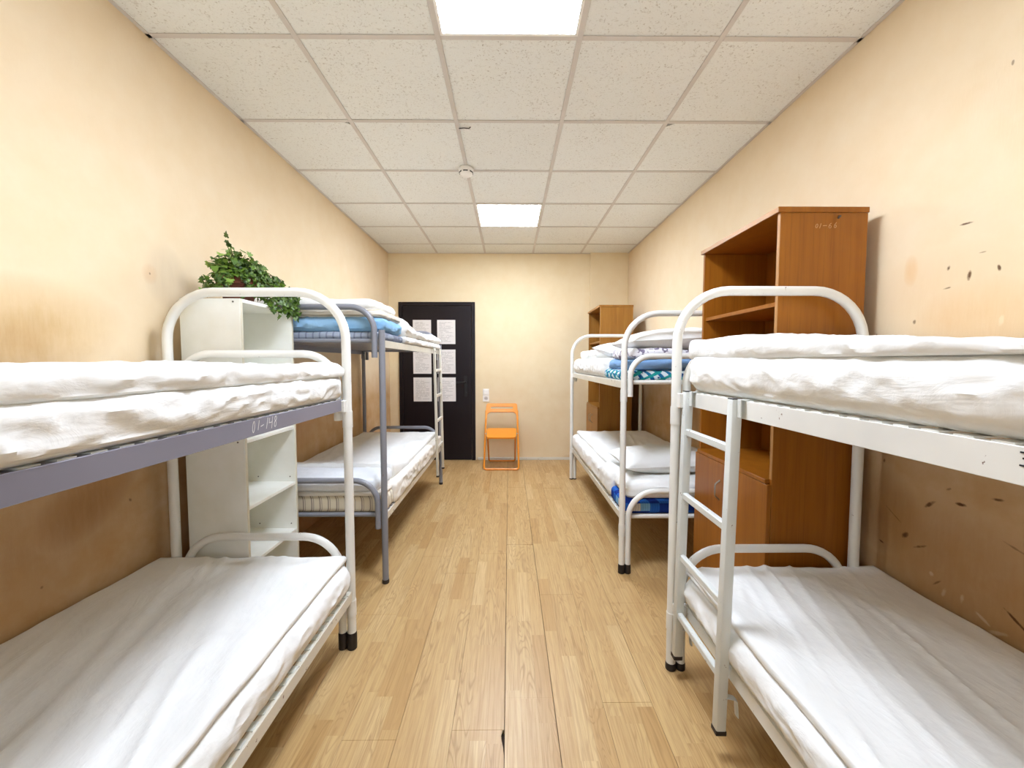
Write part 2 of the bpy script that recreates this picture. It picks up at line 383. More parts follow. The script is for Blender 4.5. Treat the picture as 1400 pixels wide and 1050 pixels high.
def fillet(pts, r, n=8):
    P = [Vector(p) for p in pts]; out = [P[0]]
    for i in range(1, len(P)-1):
        a, b, c = P[i-1], P[i], P[i+1]; u = (a-b).normalized(); v = (c-b).normalized()
        ang = u.angle(v); d = min(r/math.tan(ang/2), (a-b).length*0.499, (c-b).length*0.499); rr = d*math.tan(ang/2)
        ctr = b + (u+v).normalized()*(rr/math.sin(ang/2)); s0 = b+u*d-ctr; s1 = b+v*d-ctr
        tot = s0.angle(s1); ax = s0.cross(s1).normalized()
        for k in range(n+1): out.append(ctr + Matrix.Rotation(tot*k/n, 3, ax) @ s0)
    out.append(P[-1]); return out

def mesh_from(name, mb, mat, smooth=True, ang=35):
    me = bpy.data.meshes.new(name); me.from_pydata(mb.v, [], mb.f)
    bm = bmesh.new(); bm.from_mesh(me); bmesh.ops.recalc_face_normals(bm, faces=bm.faces[:]); bm.to_mesh(me); bm.free()
    if mat: me.materials.append(mat if not isinstance(mat, str) else M[mat])
    if smooth:
        me.shade_smooth(); me.set_sharp_from_angle(angle=math.radians(ang))
    me.update(); return me
def obj(name, mb, mat, parent=None, label=None, smooth=True, kind=None):
    me = mb if isinstance(mb, bpy.types.Mesh) else mesh_from(name, mb, mat, smooth)
    o = bpy.data.objects.new(name, me); col.objects.link(o)
    if parent is not None: attach(o, parent)
    if label: o['label'] = label
    if kind: o['kind'] = kind
    return o
def attach(o, parent):
    """parts are modelled at their place in the room; undo the parents' own places"""
    o.parent = parent; p = parent; off = Vector((0, 0, 0))
    while p is not None: off += p.location; p = p.parent
    o.location = -off if o.location.length == 0 else o.location - off
def thing(name, label, cat, loc=(0, 0, 0), group=None):
    o = bpy.data.objects.new(name, None); o.empty_display_size = 0.05; col.objects.link(o); o.location = loc
    o['label'] = label; o['category'] = cat
    if group: o['group'] = group
    return o
def tag(o, label, cat, group=None):
    o['label'] = label; o['category'] = cat
    if group: o['group'] = group
    return o
def recentre(o):
    """give a one-mesh thing its origin at the middle of its base"""
    me = o.data; n = len(me.vertices); a = np.empty(n*3, dtype=np.float32); me.vertices.foreach_get('co', a); a = a.reshape(-1, 3)
    c = np.array([(a[:, 0].min()+a[:, 0].max())/2, (a[:, 1].min()+a[:, 1].max())/2, a[:, 2].min()])
    return o

# ------------------------------------------------------------------ numpy noise + cloth slabs
_rng = np.random.RandomState(3); _perm = np.concatenate([_rng.permutation(256)]*2); _g = _rng.randn(256, 3); _g /= np.linalg.norm(_g, axis=1)[:, None]
def gnoise(p):
    i = np.floor(p).astype(int); f = p-i; u = f*f*f*(f*(f*6-15)+10); i &= 255; r = 0
    for dx in (0, 1):
        for dy in (0, 1):
            for dz in (0, 1):
                h = _perm[_perm[_perm[(i[:, 0]+dx) & 255]+((i[:, 1]+dy) & 255)]+((i[:, 2]+dz) & 255)]
                d = (_g[h]*(f-np.array([dx, dy, dz]))).sum(1)
                wgt = (u[:, 0] if dx else 1-u[:, 0])*(u[:, 1] if dy else 1-u[:, 1])*(u[:, 2] if dz else 1-u[:, 2])
                r = r+wgt*d
    return r
def fbm(p, o=3):
    r = 0; a = 1.0
    for k in range(o): r = r+a*gnoise(p*(2**k)+k*17.3); a *= 0.5
    return r
def ridge(p): return 1-np.abs(gnoise(p))*2.6

def crease(q, k): return np.clip(1-np.abs(gnoise(q))*k, 0, 1)**1.6

def slab(x0, x1, y0, y1, z0, z1, r=0.03, res=0.014, amp=0.004, wr=0.004, ws=(28, 4.5, 24), skew=0.25, big=0.006, seed=0.0, zfun=None, edge=0.0, crown=0.0):
    nx = max(6, int((x1-x0)/res)); ny = max(6, int((y1-y0)/res)); nz = max(5, int((z1-z0)/min(res*0.75, 0.010)))
    def grid(a, b, n): return np.linspace(a, b, n+1)
    gx, gy, gz = grid(x0, x1, nx), grid(y0, y1, ny), grid(z0, z1, nz)
    idx = {}; vs = []; fs = []
    def vid(i, j, k):
        key = (i, j, k)
        if key not in idx: idx[key] = len(vs); vs.append((gx[i], gy[j], gz[k]))
        return idx[key]
    for i in range(nx):
        for j in range(ny):
            fs.append((vid(i, j, nz), vid(i+1, j, nz), vid(i+1, j+1, nz), vid(i, j+1, nz)))
            fs.append((vid(i, j, 0), vid(i, j+1, 0), vid(i+1, j+1, 0), vid(i+1, j, 0)))
    for k in range(nz):
        for i in range(nx):
            fs.append((vid(i, 0, k), vid(i+1, 0, k), vid(i+1, 0, k+1), vid(i, 0, k+1)))
            fs.append((vid(i, ny, k), vid(i, ny, k+1), vid(i+1, ny, k+1), vid(i+1, ny, k)))
        for j in range(ny):
            fs.append((vid(0, j, k), vid(0, j, k+1), vid(0, j+1, k+1), vid(0, j+1, k)))
            fs.append((vid(nx, j, k), vid(nx, j+1, k), vid(nx, j+1, k+1), vid(nx, j, k+1)))
    p = np.array(vs); r = min(r, (z1-z0)*0.499)
    lo = np.array([x0+r, y0+r, z0+r]); hi = np.array([x1-r, y1-r, z1-r])
    q = np.clip(p, lo, hi); d = p-q; L = np.linalg.norm(d, axis=1); nrm = d/np.maximum(L, 1e-9)[:, None]
    p = q+nrm*r
    base = p.copy(); top = np.clip((base[:, 2]-z0)/(z1-z0), 0, 1)
    side = np.clip(1-nrm[:, 2]**2, 0, 1)
    s = base.copy(); s[:, 0] = base[:, 0]+skew*base[:, 1]
    disp = big*fbm(base*np.array([3.2, 2.4, 3.0])+seed, 2)
    msk = np.clip(fbm(base*np.array([4, 2.2, 4])+seed*1.7, 2)*1.6+0.55, 0, 1)
    disp += wr*(crease(s*np.array(ws)+seed*3.1, 3.2)-0.3)*msk*(1-0.6*side)
    disp += amp*0.7*fbm(base*np.array([22, 16, 26])+seed*2.3, 3)*(1-0.5*side)
    if edge:
        yy, zz, xx = base[:, 1], base[:, 2], base[:, 0]
        c1 = crease(np.stack([xx*5, yy*7+zz*12, zz*16-yy*5], 1)+seed, 2.6)
        c2 = crease(np.stack([xx*6+7, yy*13-zz*14, zz*18+yy*8], 1)+seed*1.3, 2.8)
        c3 = crease(np.stack([xx*20, yy*22, zz*5], 1)+seed*2.1, 2.4)
        fade = np.clip((top)*4, 0, 1)
        disp += edge*0.75*side*fade*(0.9*c1+0.7*c2+0.4*c3-0.7)
    keep = np.where(nrm[:, 2] < -0.6, 0.12, 1.0)
    p = p+nrm*(disp*keep)[:, None]
    if crown: p[:, 2] += crown*top*np.clip(1-((2*base[:, 0]-x0-x1)/(x1-x0))**2, 0, 1)
    if zfun is not None: p[:, 2] += zfun(base[:, 0], base[:, 1])*top
    mb = MB(); mb.v = [tuple(v) for v in p]; mb.f = fs; return mb

def pillow(cx, cy, cz, lx, ly, h, seed=0.0, n=44, tilt=(0, 0, 0), wr=0.006):
    u = np.linspace(-1, 1, n+1); U, V = np.meshgrid(u, u, indexing='ij'); U, V = U.ravel(), V.ravel()
    prof = np.clip(1-np.abs(U)**2.6, 0, 1)**0.55*np.clip(1-np.abs(V)**2.6, 0, 1)**0.55
    pin = 1-0.10*(U*U)*(1-V*V)*0.6-0.10*(V*V)*(1-U*U)*0.0
    mb = MB(); m = Matrix.Translation((cx, cy, cz)) @ Matrix.Rotation(tilt[2], 4, 'Z') @ Matrix.Rotation(tilt[1], 4, 'Y') @ Matrix.Rotation(tilt[0], 4, 'X')
    pts = []
    for sgn in (1, -1):
        P = np.stack([U*lx/2*(1-0.05*(1-V*V)), V*ly/2*(1-0.05*(1-U*U)), sgn*h/2*prof], 1)
        P[:, 2] += (wr*fbm(np.stack([P[:, 0]*9, P[:, 1]*12, np.full(len(U), sgn*3.0)], 1)+seed, 3) + wr*0.7*(ridge(np.stack([P[:, 0]*16, P[:, 1]*7, np.full(len(U), 1.0)], 1)+seed)-0.5))*np.clip(prof*2, 0, 1)*sgn
        pts.append(P)
    k = (n+1)**2; N1 = n+1; allp = [tuple(m @ Vector(q)) for P in pts for q in P]; fs = []
    for i in range(n):
        for j in range(n):
            a, b, c, d = i*N1+j, (i+1)*N1+j, (i+1)*N1+j+1, i*N1+j+1
            fs.append((a, b, c, d)); fs.append((a+k, d+k, c+k, b+k))
    mb.v = allp; mb.f = fs
    bm = bmesh.new(); me = bpy.data.meshes.new('tmp'); me.from_pydata(mb.v, [], mb.f); bm.from_mesh(me); bmesh.ops.remove_doubles(bm, verts=bm.verts[:], dist=0.0008)
    bm.verts.index_update(); mb.v = [v.co[:] for v in bm.verts]; mb.f = [tuple(v.index for v in f.verts) for f in bm.faces]; bm.free(); bpy.data.meshes.remove(me)
    return mb

def strokes(lines, origin, ux, uy, wd, th=0.0006):
    """handwriting: thin flat strokes lying on a surface"""
    mb = MB(); o, ux, uy = Vector(origin), Vector(ux), Vector(uy); nn = ux.cross(uy).normalized()
    for ln in lines:
        P = [Vector(p) for p in ln]
        for a, b in zip(P[:-1], P[1:]):
            d = (b-a); L = d.length
            if L < 1e-6: continue
            d /= L; s = Vector((-d.y, d.x))*wd/2; a2 = a-d*wd*0.3; b2 = b+d*wd*0.3
            q = [a2+s, a2-s, b2-s, b2+s]
            vs = [o+ux*p.x+uy*p.y for p in q]; vs += [v+nn*th for v in vs]
            mb.add([v[:] for v in vs], [(0, 1, 2, 3), (7, 6, 5, 4), (0, 4, 5, 1), (1, 5, 6, 2), (2, 6, 7, 3), (3, 7, 4, 0)])
    return mb
def oval(cx, cy, rx, ry, n=10, a0=0, a1=2*math.pi, slant=0.2):
    return [(cx+rx*math.cos(a0+(a1-a0)*i/n)+slant*ry*math.sin(a0+(a1-a0)*i/n), cy+ry*math.sin(a0+(a1-a0)*i/n)) for i in range(n+1)]

# ------------------------------------------------------------------ room shell
def structure(name, mb, mat, parent=None, smooth=False):
    o = obj(name, mb, mat, parent, smooth=smooth)
    if parent is None: o['kind'] = 'structure'
    return o
floor = structure('floor', MB().box(XL-0.1, XR+0.1, YF-0.1, YB+0.1, -0.12, -0.012), 'subfloor')
# laminate planks
PW = 0.18
k0 = int(math.floor((XL+0.016)/PW)); k1 = int(math.ceil((XR+0.016)/PW))
for k in range(k0, k1):
    a, b = -0.016+k*PW, -0.016+(k+1)*PW
    a, b = max(a, XL), min(b, XR)
    if b-a < 0.02: continue
    gl = 0.0011 if k == 0 else (0.0009 if k == 1 else 0.0003); gr = 0.0011 if k == -1 else (0.0009 if k == 0 else 0.0003)
    y = 1.46-1.285*4 if k == 0 else YF-R_.uniform(0.05, 1.2)
    while y < YB:
        e = y+1.285; ya, yb = max(y, YF), min(e, YB)
        if yb-ya > 0.03:
            up = R_.uniform(-0.0005, 0.0004) if not (k == 0 and abs(ya-1.46) < 0.02) else -0.0012
            mb = MB().box(a+gl, b-gr, ya+0.0004, yb-0.0004, -0.012, up, 0.0007)
            if k == -1 and ya < 1.32 < yb:      # chipped edge
                mb = MB().prism([[(a+gl, ya+0.0004), (b-gr, ya+0.0004), (b-gr, 1.235), (b-gr-0.003, 1.262), (b-gr-0.008, 1.285), (b-gr-0.010, 1.305), (b-gr-0.005, 1.33), (b-gr-0.0022, 1.36), (b-gr, 1.40), (b-gr, yb-0.0004), (a+gl, yb-0.0004)]], (0, 0, -0.012), (1, 0, 0), (0, 1, 0), 0.012)
            obj('plank', mb, 'oak_laminate', floor, smooth=False)
        y = e
# one chipped gap beside a plank: dark chip
def xy_hole(pts, z, th, mat, name, parent):
    return obj(name, MB().prism([pts], (0, 0, z), (1, 0, 0), (0, 1, 0), th), mat, parent, smooth=False)

T = 0.12
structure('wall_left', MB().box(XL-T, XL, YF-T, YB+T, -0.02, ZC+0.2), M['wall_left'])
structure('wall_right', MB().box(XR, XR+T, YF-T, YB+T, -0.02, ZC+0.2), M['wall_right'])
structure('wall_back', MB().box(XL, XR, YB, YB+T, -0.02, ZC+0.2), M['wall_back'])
structure('wall_corner', MB().box(1.02, XR, YB-0.035, YB, 0.0, ZC+0.03, 0.004), M['wall_back'])
structure('baseboard_back', MB().box(-0.40, 1.02, YB-0.012, YB, 0.0, 0.035, 0.003), 'cream_enamel')
# front wall behind the camera; its window is added to carry the fill light
wf = MB()
wf.box(XL, -0.85, YF-T, YF, -0.02, ZC+0.2); wf.box(0.85, XR, YF-T, YF, -0.02, ZC+0.2)
wf.box(-0.85, 0.85, YF-T, YF, -0.02, 0.85); wf.box(-0.85, 0.85, YF-T, YF, 2.25, ZC+0.2)
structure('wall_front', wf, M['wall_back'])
wfr = MB()
for a, b, c, d in ((-0.85, -0.79, 0.85, 2.25), (0.79, 0.85, 0.85, 2.25), (-0.03, 0.03, 0.85, 2.25), (-0.85, 0.85, 0.85, 0.91), (-0.85, 0.85, 2.19, 2.25)):
    wfr.box(a, b, YF-0.09, YF-0.03, c, d, 0.004)
win = structure('added_window_1', wfr, 'white_plastic')
obj('pane', MB().box(-0.79, -0.03, YF-0.065, YF-0.058, 0.91, 2.19), 'window_glass', win)
obj('pane', MB().box(0.03, 0.79, YF-0.065, YF-0.058, 0.91, 2.19), 'window_glass', win)

# ceiling
ceil = structure('ceiling', MB().box(XL-0.1, XR+0.1, YF-0.1, YB+0.1, ZC+0.10, ZC+0.2), 'plenum_dark')
xs = [XL, -0.9, -0.3, 0.3, 0.9, XR]
ys = [1.795-0.6*k for k in range(1, 6)][::-1]; ys = [YF]+[y for y in ys if y > YF+0.05]+[1.795+0.6*k for k in range(0, 6)]
ys = [y for y in ys if y < YB-0.05]+[YB]
for i in range(5):
    for j in range(len(ys)-1):
        x0, x1, y0, y1 = xs[i], xs[i+1], ys[j], ys[j+1]
        if i == 2 and min(abs(y0-q) for q in (1.195, 3.595)) < 0.02: continue
        g = 0.004; dz = R_.uniform(0.0, 0.0015)
        P = [(x0+g, y0+g), (x1-g, y0+g), (x1-g, y1-g), (x0+g, y1-g)]
        zt = ZC+0.004+dz
        if i == 0 and abs(y0-2.395) < 0.02:   # broken corners
            P = [(x0+g, y0+g), (x1-g-0.062, y0+g), (x1-g, y0+0.042), (x1-g, y1-g), (x0+g, y1-g)]
        if i == 4 and abs(y0-2.395) < 0.02:
            P = [(x0+0.075, y0+g), (x1-g, y0+g), (x1-g, y1-g), (x0+g, y1-g), (x0+g, y0+0.055)]
        obj('ceiling_tile', MB().prism([P], (0, 0, zt), (1, 0, 0), (0, 1, 0), 0.014), 'mineral_tile', ceil, smooth=False)
def grid_bar(x0, x1, y0, y1, long=True):
    mb = MB().box(x0, x1, y0, y1, ZC, ZC+0.0035, 0.0008)
    if x1-x0 < y1-y0: mb.box((x0+x1)/2-0.001, (x0+x1)/2+0.001, y0, y1, ZC+0.002, ZC+0.035)
    else: mb.box(x0, x1, (y0+y1)/2-0.001, (y0+y1)/2+0.001, ZC+0.002, ZC+0.035)
    obj('grid_bar', mb, 'grid_metal', ceil, smooth=False)
for x in xs[1:-1]: grid_bar(x-0.012, x+0.012, YF, YB)
for j, y in enumerate(ys[1:-1]):
    for i in range(5): grid_bar(xs[i]+(0.012 if i else 0), xs[i+1]-(0.012 if i < 4 else 0), y-0.012, y+0.012)
for a in ((XL, XL+0.018, YF, YB), (XR-0.018, XR, YF, YB), (XL, XR, YB-0.018, YB)): grid_bar(*a)

def ceiling_light(y0, label):
    t = thing('ceiling_light', label, 'ceiling light', (0, y0+0.3, ZC), 'square ceiling light panels')
    x0, x1, y1 = -0.288, 0.288, y0+0.6-0.012; y0 = y0+0.012
    fr = MB(); b = 0.012
    fr.box(x0, x1, y0, y0+b, ZC-0.001, ZC+0.03); fr.box(x0, x1, y1-b, y1, ZC-0.001, ZC+0.03)
    fr.box(x0, x0+b, y0+b, y1-b, ZC-0.001, ZC+0.03); fr.box(x1-b, x1, y0+b, y1-b, ZC-0.001, ZC+0.03)
    obj('frame', fr, 'lamp_housing', t, smooth=False)
    obj('diffuser', MB().box(x0+b, x1-b, y0+b, y1-b, ZC+0.001, ZC+0.006), 'lamp_diffuser', t, smooth=False)
    obj('housing', MB().box(x0+0.02, x1-0.02, y0+0.02, y1-0.02, ZC+0.03, ZC+0.06), 'lamp_housing', t, smooth=False)
ceiling_light(1.195, 'large bright square light panel at the top edge, nearest in the ceiling')
ceiling_light(3.595, 'small looking bright square light panel farther down the ceiling beyond the smoke detector')

# smoke detector
sd = thing('smoke_detector', 'round white smoke detector with dark slots hanging under the ceiling grid', 'smoke detector', (-0.303, 2.955, ZC))
obj('base', MB().lathe([(0.0, 0.0), (0.050, 0.0), (0.052, -0.004), (0.052, -0.014), (0.047, -0.018), (0.0, -0.018)][1:-1], (-0.303, 2.955, ZC), 28), 'white_plastic', sd)
obj('body', MB().lathe([(0.044, -0.018), (0.046, -0.022), (0.046, -0.036), (0.042, -0.044), (0.030, -0.052), (0.012, -0.055)], (-0.303, 2.955, ZC), 28), 'white_plastic', sd)
for k in range(6):
    a = -math.pi/2+k*math.pi/3
    m = Matrix.Translation((-0.303, 2.955, ZC-0.031)) @ Matrix.Rotation(a, 4, 'Z')
    obj('slot', MB().box(0.043, 0.0475, -0.016, 0.016, -0.004, 0.003, mat=m), 'dark_slot', sd, label='dark slot')
# little bent wire poking out of the ceiling grid
hw = obj('ceiling_wire', MB().tube([(-0.292, 2.46, ZC-0.001), (-0.262, 2.45, ZC-0.004), (-0.232, 2.44, ZC-0.012), (-0.222, 2.41, ZC-0.022)], 0.0035, 6), 'wire')
tag(hw, 'short bent dark wire sticking out of the ceiling grid before the smoke detector', 'wire')

# ------------------------------------------------------------------ door, notices, switch, socket
D0, D1, DH = -1.394, -0.430, 2.015
door = bpy.data.objects.new('door_1', None); col.objects.link(door); door['kind'] = 'structure'; door.location = ((D0+D1)/2, YB, 0)
fr = MB(); fr.box(D0, D0+0.045, YB-0.022, YB, 0, DH, 0.003); fr.box(D1-0.045, D1, YB-0.022, YB, 0, DH, 0.003); fr.box(D0+0.045, D1-0.045, YB-0.022, YB, DH-0.045, DH, 0.003)
obj('door_frame', fr, 'wenge', door)
obj('door_leaf', MB().box(D0+0.048, D1-0.048, YB-0.016, YB, 0.006, DH-0.048, 0.002), 'wenge', door)
hp = obj('handle_plate', MB().box(-0.572, -0.528, YB-0.024, YB-0.016, 0.82, 1.085, 0.004), 'black_handle', door)
obj('lever', MB().tube(fillet([(-0.55, YB-0.02, 1.005), (-0.55, YB-0.065, 1.005), (-0.67, YB-0.065, 1.000)], 0.015, 5), 0.010, 10), 'black_handle', hp)
obj('lock_cylinder', MB().tube([(-0.55, YB-0.022, 0.87), (-0.55, YB-0.034, 0.87)], 0.012, 14), 'black_handle', hp)
cols = [(-1.215, -0.985, 'left'), (-0.908, -0.679, 'right')]
rows = [(1.79, 1.487, 'top'), (1.417, 1.111, 'middle'), (1.064, 0.758, 'bottom')]
s = 0
for rw in rows:
    for cl in cols:
        s += 1
        cx, cz = (cl[0]+cl[1])/2, (rw[0]+rw[1])/2; hw_, hh = (cl[1]-cl[0])/2, (rw[0]-rw[1])/2
        mb = MB(); n = 8; yb = -0.0195
        vs = []; fs = []
        for i in range(n+1):
            for j in range(n+1):
                u, v = -hw_+2*hw_*i/n, -hh+2*hh*j/n
                vs.append((u, -0.0005-0.0016*max(0, math.sin(7*u*8+s)*math.cos(9*v*3+s*2)), v))
        for i in range(n):
            for j in range(n): fs.append((i*(n+1)+j, (i+1)*(n+1)+j, (i+1)*(n+1)+j+1, i*(n+1)+j+1))
        k = len(vs); vs += [(a, 0.0, c) for a, b, c in vs]; fs += [tuple(q+k for q in f[::-1]) for f in fs]
        for i in range(n):
            for a, b in ((i*(n+1), (i+1)*(n+1)), (i*(n+1)+n, (i+1)*(n+1)+n), (i, i+1), (n*(n+1)+i, n*(n+1)+i+1)): fs.append((a, b, b+k, a+k))
        mb.add(vs, fs)
        o = obj('notice_sheet', mb, paper(s)); o.location = (cx, YB-0.0165, cz)
        tag(o, {1: 'printed notice in the top row on the dark door, left column, partly behind white bedding',
                2: 'printed notice in the top row on the dark door, right column',
                3: 'printed notice in the middle row on the dark door, left column',
                4: 'printed notice in the middle row on the dark door, right column, taped at its top',
                5: 'printed notice in the bottom row on the dark door, left column',
                6: 'printed notice in the bottom row on the dark door, right column, nearest the handle'}[s], 'notice', 'notices on the door')
sw = thing('light_switch', 'white square rocker light switch on the wall above the power socket', 'light switch', (-0.295, YB, 0.877))
obj('plate', MB().box(-0.335, -0.256, YB-0.009, YB, 0.838, 0.918, 0.004, 2), 'white_plastic', sw)
obj('rocker', MB().box(-0.323, -0.268, YB-0.014, YB-0.008, 0.850, 0.906, 0.003), 'white_plastic', sw)
so = thing('power_socket', 'white square power socket with two holes under the light switch', 'socket', (-0.295, YB, 0.795))
obj('plate', MB().prism([[(-0.04, -0.04), (0.04, -0.04), (0.04, 0.04), (-0.04, 0.04)], [(0.025*math.cos(a*math.pi/8), 0.025*math.sin(a*math.pi/8)) for a in range(16)]], (-0.295, YB-0.001, 0.795), (1, 0, 0), (0, 0, 1), 0.011), 'white_plastic', so)
obj('recess', MB().tube([(-0.295, YB-0.004, 0.795), (-0.295, YB-0.001, 0.795)], 0.0248, 16), 'grid_metal', so)
for dx in (-0.0095, 0.0095): obj('socket_hole', MB().tube([(-0.295+dx, YB-0.0055, 0.795), (-0.295+dx, YB-0.0035, 0.795)], 0.0045, 8), 'dark_slot', so)

# ------------------------------------------------------------------ orange folding chair
ch = thing('folding_chair', 'orange folding chair standing against the back wall beside the dark door', 'chair', (-0.09, 4.9, 0))
cx0, cx1 = -0.285, 0.105
fy0, fz0, fy1, fz1 = 4.69, 0.011, 5.02, 0.735
def lerp(a, b, k): return a+(b-a)*k
def front_pt(x, k): return (x, lerp(fy0, fy1, k), lerp(fz0, fz1, k))
pth = fillet([front_pt(cx0+0.004, 0.90), front_pt(cx0-0.008, 0.0), front_pt(cx1+0.008, 0.0), front_pt(cx1-0.004, 0.90)], 0.03, 6)
obj('front_frame', MB().tube(pth, 0.0115, 10), 'orange_plastic', ch)
ry0, rz0, ry1, rz1 = 5.10, 0.011, 4.75, 0.405
def rear_pt(x, k): return (x, lerp(ry0, ry1, k), lerp(rz0, rz1, k))
obj('rear_frame', MB().tube(fillet([rear_pt(cx0+0.032, 1.0), rear_pt(cx0+0.030, 0.0), rear_pt(cx1-0.030, 0.0), rear_pt(cx1-0.032, 1.0)], 0.03, 6), 0.0095, 10), 'orange_plastic', ch)
# backrest: curved plate with a grip slot and an arched lower edge
W2 = (cx1-cx0)/2
outer = [(-W2-0.005, -0.20), (-W2+0.016, -0.20)]
for i in range(0, 7): a = math.pi-math.pi/2*i/6; outer.append((-W2+0.062+0.046*math.cos(a), -0.162+0.050*math.sin(a)))
for i in range(0, 7): a = math.pi/2-math.pi/2*i/6; outer.append((W2-0.062+0.046*math.cos(a), -0.162+0.050*math.sin(a)))
outer += [(W2-0.016, -0.20), (W2+0.005, -0.20), (W2-0.004, -0.04)]
for i in range(7): a = i/6*math.pi/2; outer.append((W2-0.030+0.024*math.cos(a), -0.024+0.024*math.sin(a)))
for i in range(7): a = math.pi/2+i/6*math.pi/2; outer.append((-W2+0.030+0.024*math.cos(a), -0.024+0.024*math.sin(a)))
outer.append((-W2+0.004, -0.04))
slot = [(0.125+0.014*math.cos(a), -0.056+0.014*math.sin(a)) for a in [(-0.5+i/6)*math.pi for i in range(7)]] + [(-0.125+0.014*math.cos(a), -0.056+0.014*math.sin(a)) for a in [(0.5+i/6)*math.pi for i in range(7)]]
mb = MB().prism([outer, slot], (-0.09, fy1+0.004, fz1+0.008), (1, 0, 0), Vector((0, 0.40, 0.9165)), 0.016)
mb.v = [(x, y+0.02*(1-((x+0.09)/W2)**2), z) for x, y, z in mb.v]
obj('backrest', mb, 'orange_plastic', ch)
sp_ = []
for cxx, cyy, a0 in ((W2-0.06, -0.12, -0.5), (W2-0.05, 0.12, 0.0), (-W2+0.05, 0.12, 0.5), (-W2+0.06, -0.12, 1.0)):
    for i in range(6): a = (a0+0.5*i/5)*math.pi; sp_.append((cxx+0.035*math.cos(a), cyy+0.045*math.sin(a)))
mb = MB().prism([sp_], (-0.09, 4.80, 0.405), (1, 0, 0), Vector((0, 0.985, 0.17)), 0.018)
obj('seat', mb, 'orange_plastic', ch)
for x in (cx0+0.02, cx1-0.02): obj('hinge', MB().tube([(x-0.022, 4.86, 0.40), (x+0.022, 4.86, 0.40)], 0.007, 8), 'steel', ch)

# ------------------------------------------------------------------ tall units
def board(name, b, mat, parent, bev=0.0015): return obj(name, MB().box(*b, bev), mat, parent, smooth=False)
def tall_unit(x0, x1, y0, y1, h, label, mat, n_shelf, writing=False):
    t = thing('tall_cabinet', label, 'cabinet', ((x0+x1)/2, (y0+y1)/2, 0), 'tall brown cabinets')
    th = 0.018
    board('side_panel', (x0, x1, y0, y0+th, 0, h-0.022), mat, t); board('side_panel', (x0, x1, y1-th, y1, 0, h-0.022), mat, t)
    board('back_panel', (x1-0.006, x1, y0+th, y1-th, 0.04, h-0.022), mat, t)
    board('top_board', (x0-0.012, x1+0.002, y0-0.004, y1+0.004, h-0.022, h), mat, t)
    obj('edge_strip', MB().box(x0-0.0015, x0, y0+0.001, y0+th-0.001, 0.765, h-0.023), 'cherry_edge', t, smooth=False)
    obj('edge_strip', MB().box(x0-0.0135, x0-0.012, y0-0.003, y1+0.003, h-0.021, h-0.001), 'cherry_edge', t, smooth=False)
    for z in n_shelf: board('shelf', (x0+0.012, x1-0.006, y0+th, y1-th, z-th, z), mat, t)
    board('shelf', (x0-0.018, x1-0.006, y0+th, y1-th, 0.745, 0.763), mat, t)
    board('plinth', (x0+0.01, x0+0.028, y0+th, y1-th, 0.0, 0.06), mat, t)
    ym = (y0+y1)/2
    for a, b, hy in ((y0+0.001, ym-0.0015, ym-0.05), (ym+0.0015, y1-0.001, ym+0.05)):
        d = board('door', (x0-0.019, x0-0.001, a, b, 0.062, 0.743), mat, t)
        obj('handle', MB().tube(fillet([(x0-0.019, hy, 0.655), (x0-0.044, hy, 0.635), (x0-0.044, hy, 0.575), (x0-0.019, hy, 0.555)], 0.02, 4), 0.004, 8), 'steel', d, label='curved steel handle')
    return t
tc = tall_unit(1.088, 1.440, 1.655, 2.305, 1.873, 'big brown cabinet with open shelves behind the near right bunk', 'cherry_veneer', (1.50, 1.13))
S = 0.0085
l66 = [oval(0.6*S, 0.9*S, 0.5*S, 0.9*S), [(2.0*S, -0.1*S), (2.6*S, 2.0*S)], [(3.6*S, 1.0*S), (5.3*S, 1.1*S)],
       [(7.4*S, 2.2*S), (6.6*S, 1.4*S), (6.3*S, 0.5*S)]+oval(6.9*S, 0.5*S, 0.55*S, 0.6*S, 8, math.pi, 3*math.pi), [(9.9*S, 2.5*S), (9.1*S, 1.6*S), (8.8*S, 0.7*S)]+oval(9.35*S, 0.7*S, 0.5*S, 0.6*S, 8, math.pi, 3*math.pi)]
obj('chalk_writing', strokes(l66, (1.228, 1.6545, 1.790), (1, 0, 0), (0, 0, 1), 0.0024), 'chalk_faint', tc, label='faint chalked number 01-66', smooth=False)
obj('screw', MB().tube([(1.322, 1.656, 1.836), (1.316, 1.640, 1.832), (1.303, 1.634, 1.822)], 0.0035, 6), 'wire', tc, label='dark bent screw')
tall_unit(0.985, 1.340, 4.42, 5.06, 1.873, 'brown cabinet with open shelves in the far right corner beside the back wall', 'oak_veneer', (1.49, 1.13))

# white open shelf unit
sh = thing('shelf_unit', 'white open shelf unit between the left bunks with a plant on top', 'shelf', (-1.285, 2.0, 0))
sx0, sx1, sy0, sy1, shh, th = -1.425, -1.163, 1.785, 2.215, 1.528, 0.016
board('side_panel', (sx0, sx1, sy0, sy0+th, 0, shh), 'white_melamine', sh)
board('side_panel', (sx0, sx1, sy1-th, sy1, 0, shh), 'white_melamine', sh)
board('top_board', (sx0, sx1, sy0+th, sy1-th, shh-th, shh), 'white_melamine', sh)
board('back_panel', (sx0, sx0+0.006, sy0+th, sy1-th, 0.03, shh-th), 'white_melamine', sh)
for z in (0.06, 0.345, 0.605, 0.908, 1.21): board('shelf', (sx0+0.006, sx1-0.002, sy0+th, sy1-th, z-th, z), 'white_melamine', sh)
obj('edge_strip', MB().box(sx1, sx1+0.001, sy0+0.001, sy0+th-0.001, 0.0, shh-0.001), 'melamine_edge', sh, smooth=False)
obj('edge_strip', MB().box(sx1, sx1+0.001, sy1-th+0.001, sy1-0.001, 0.0, shh-0.001), 'melamine_edge', sh, smooth=False)
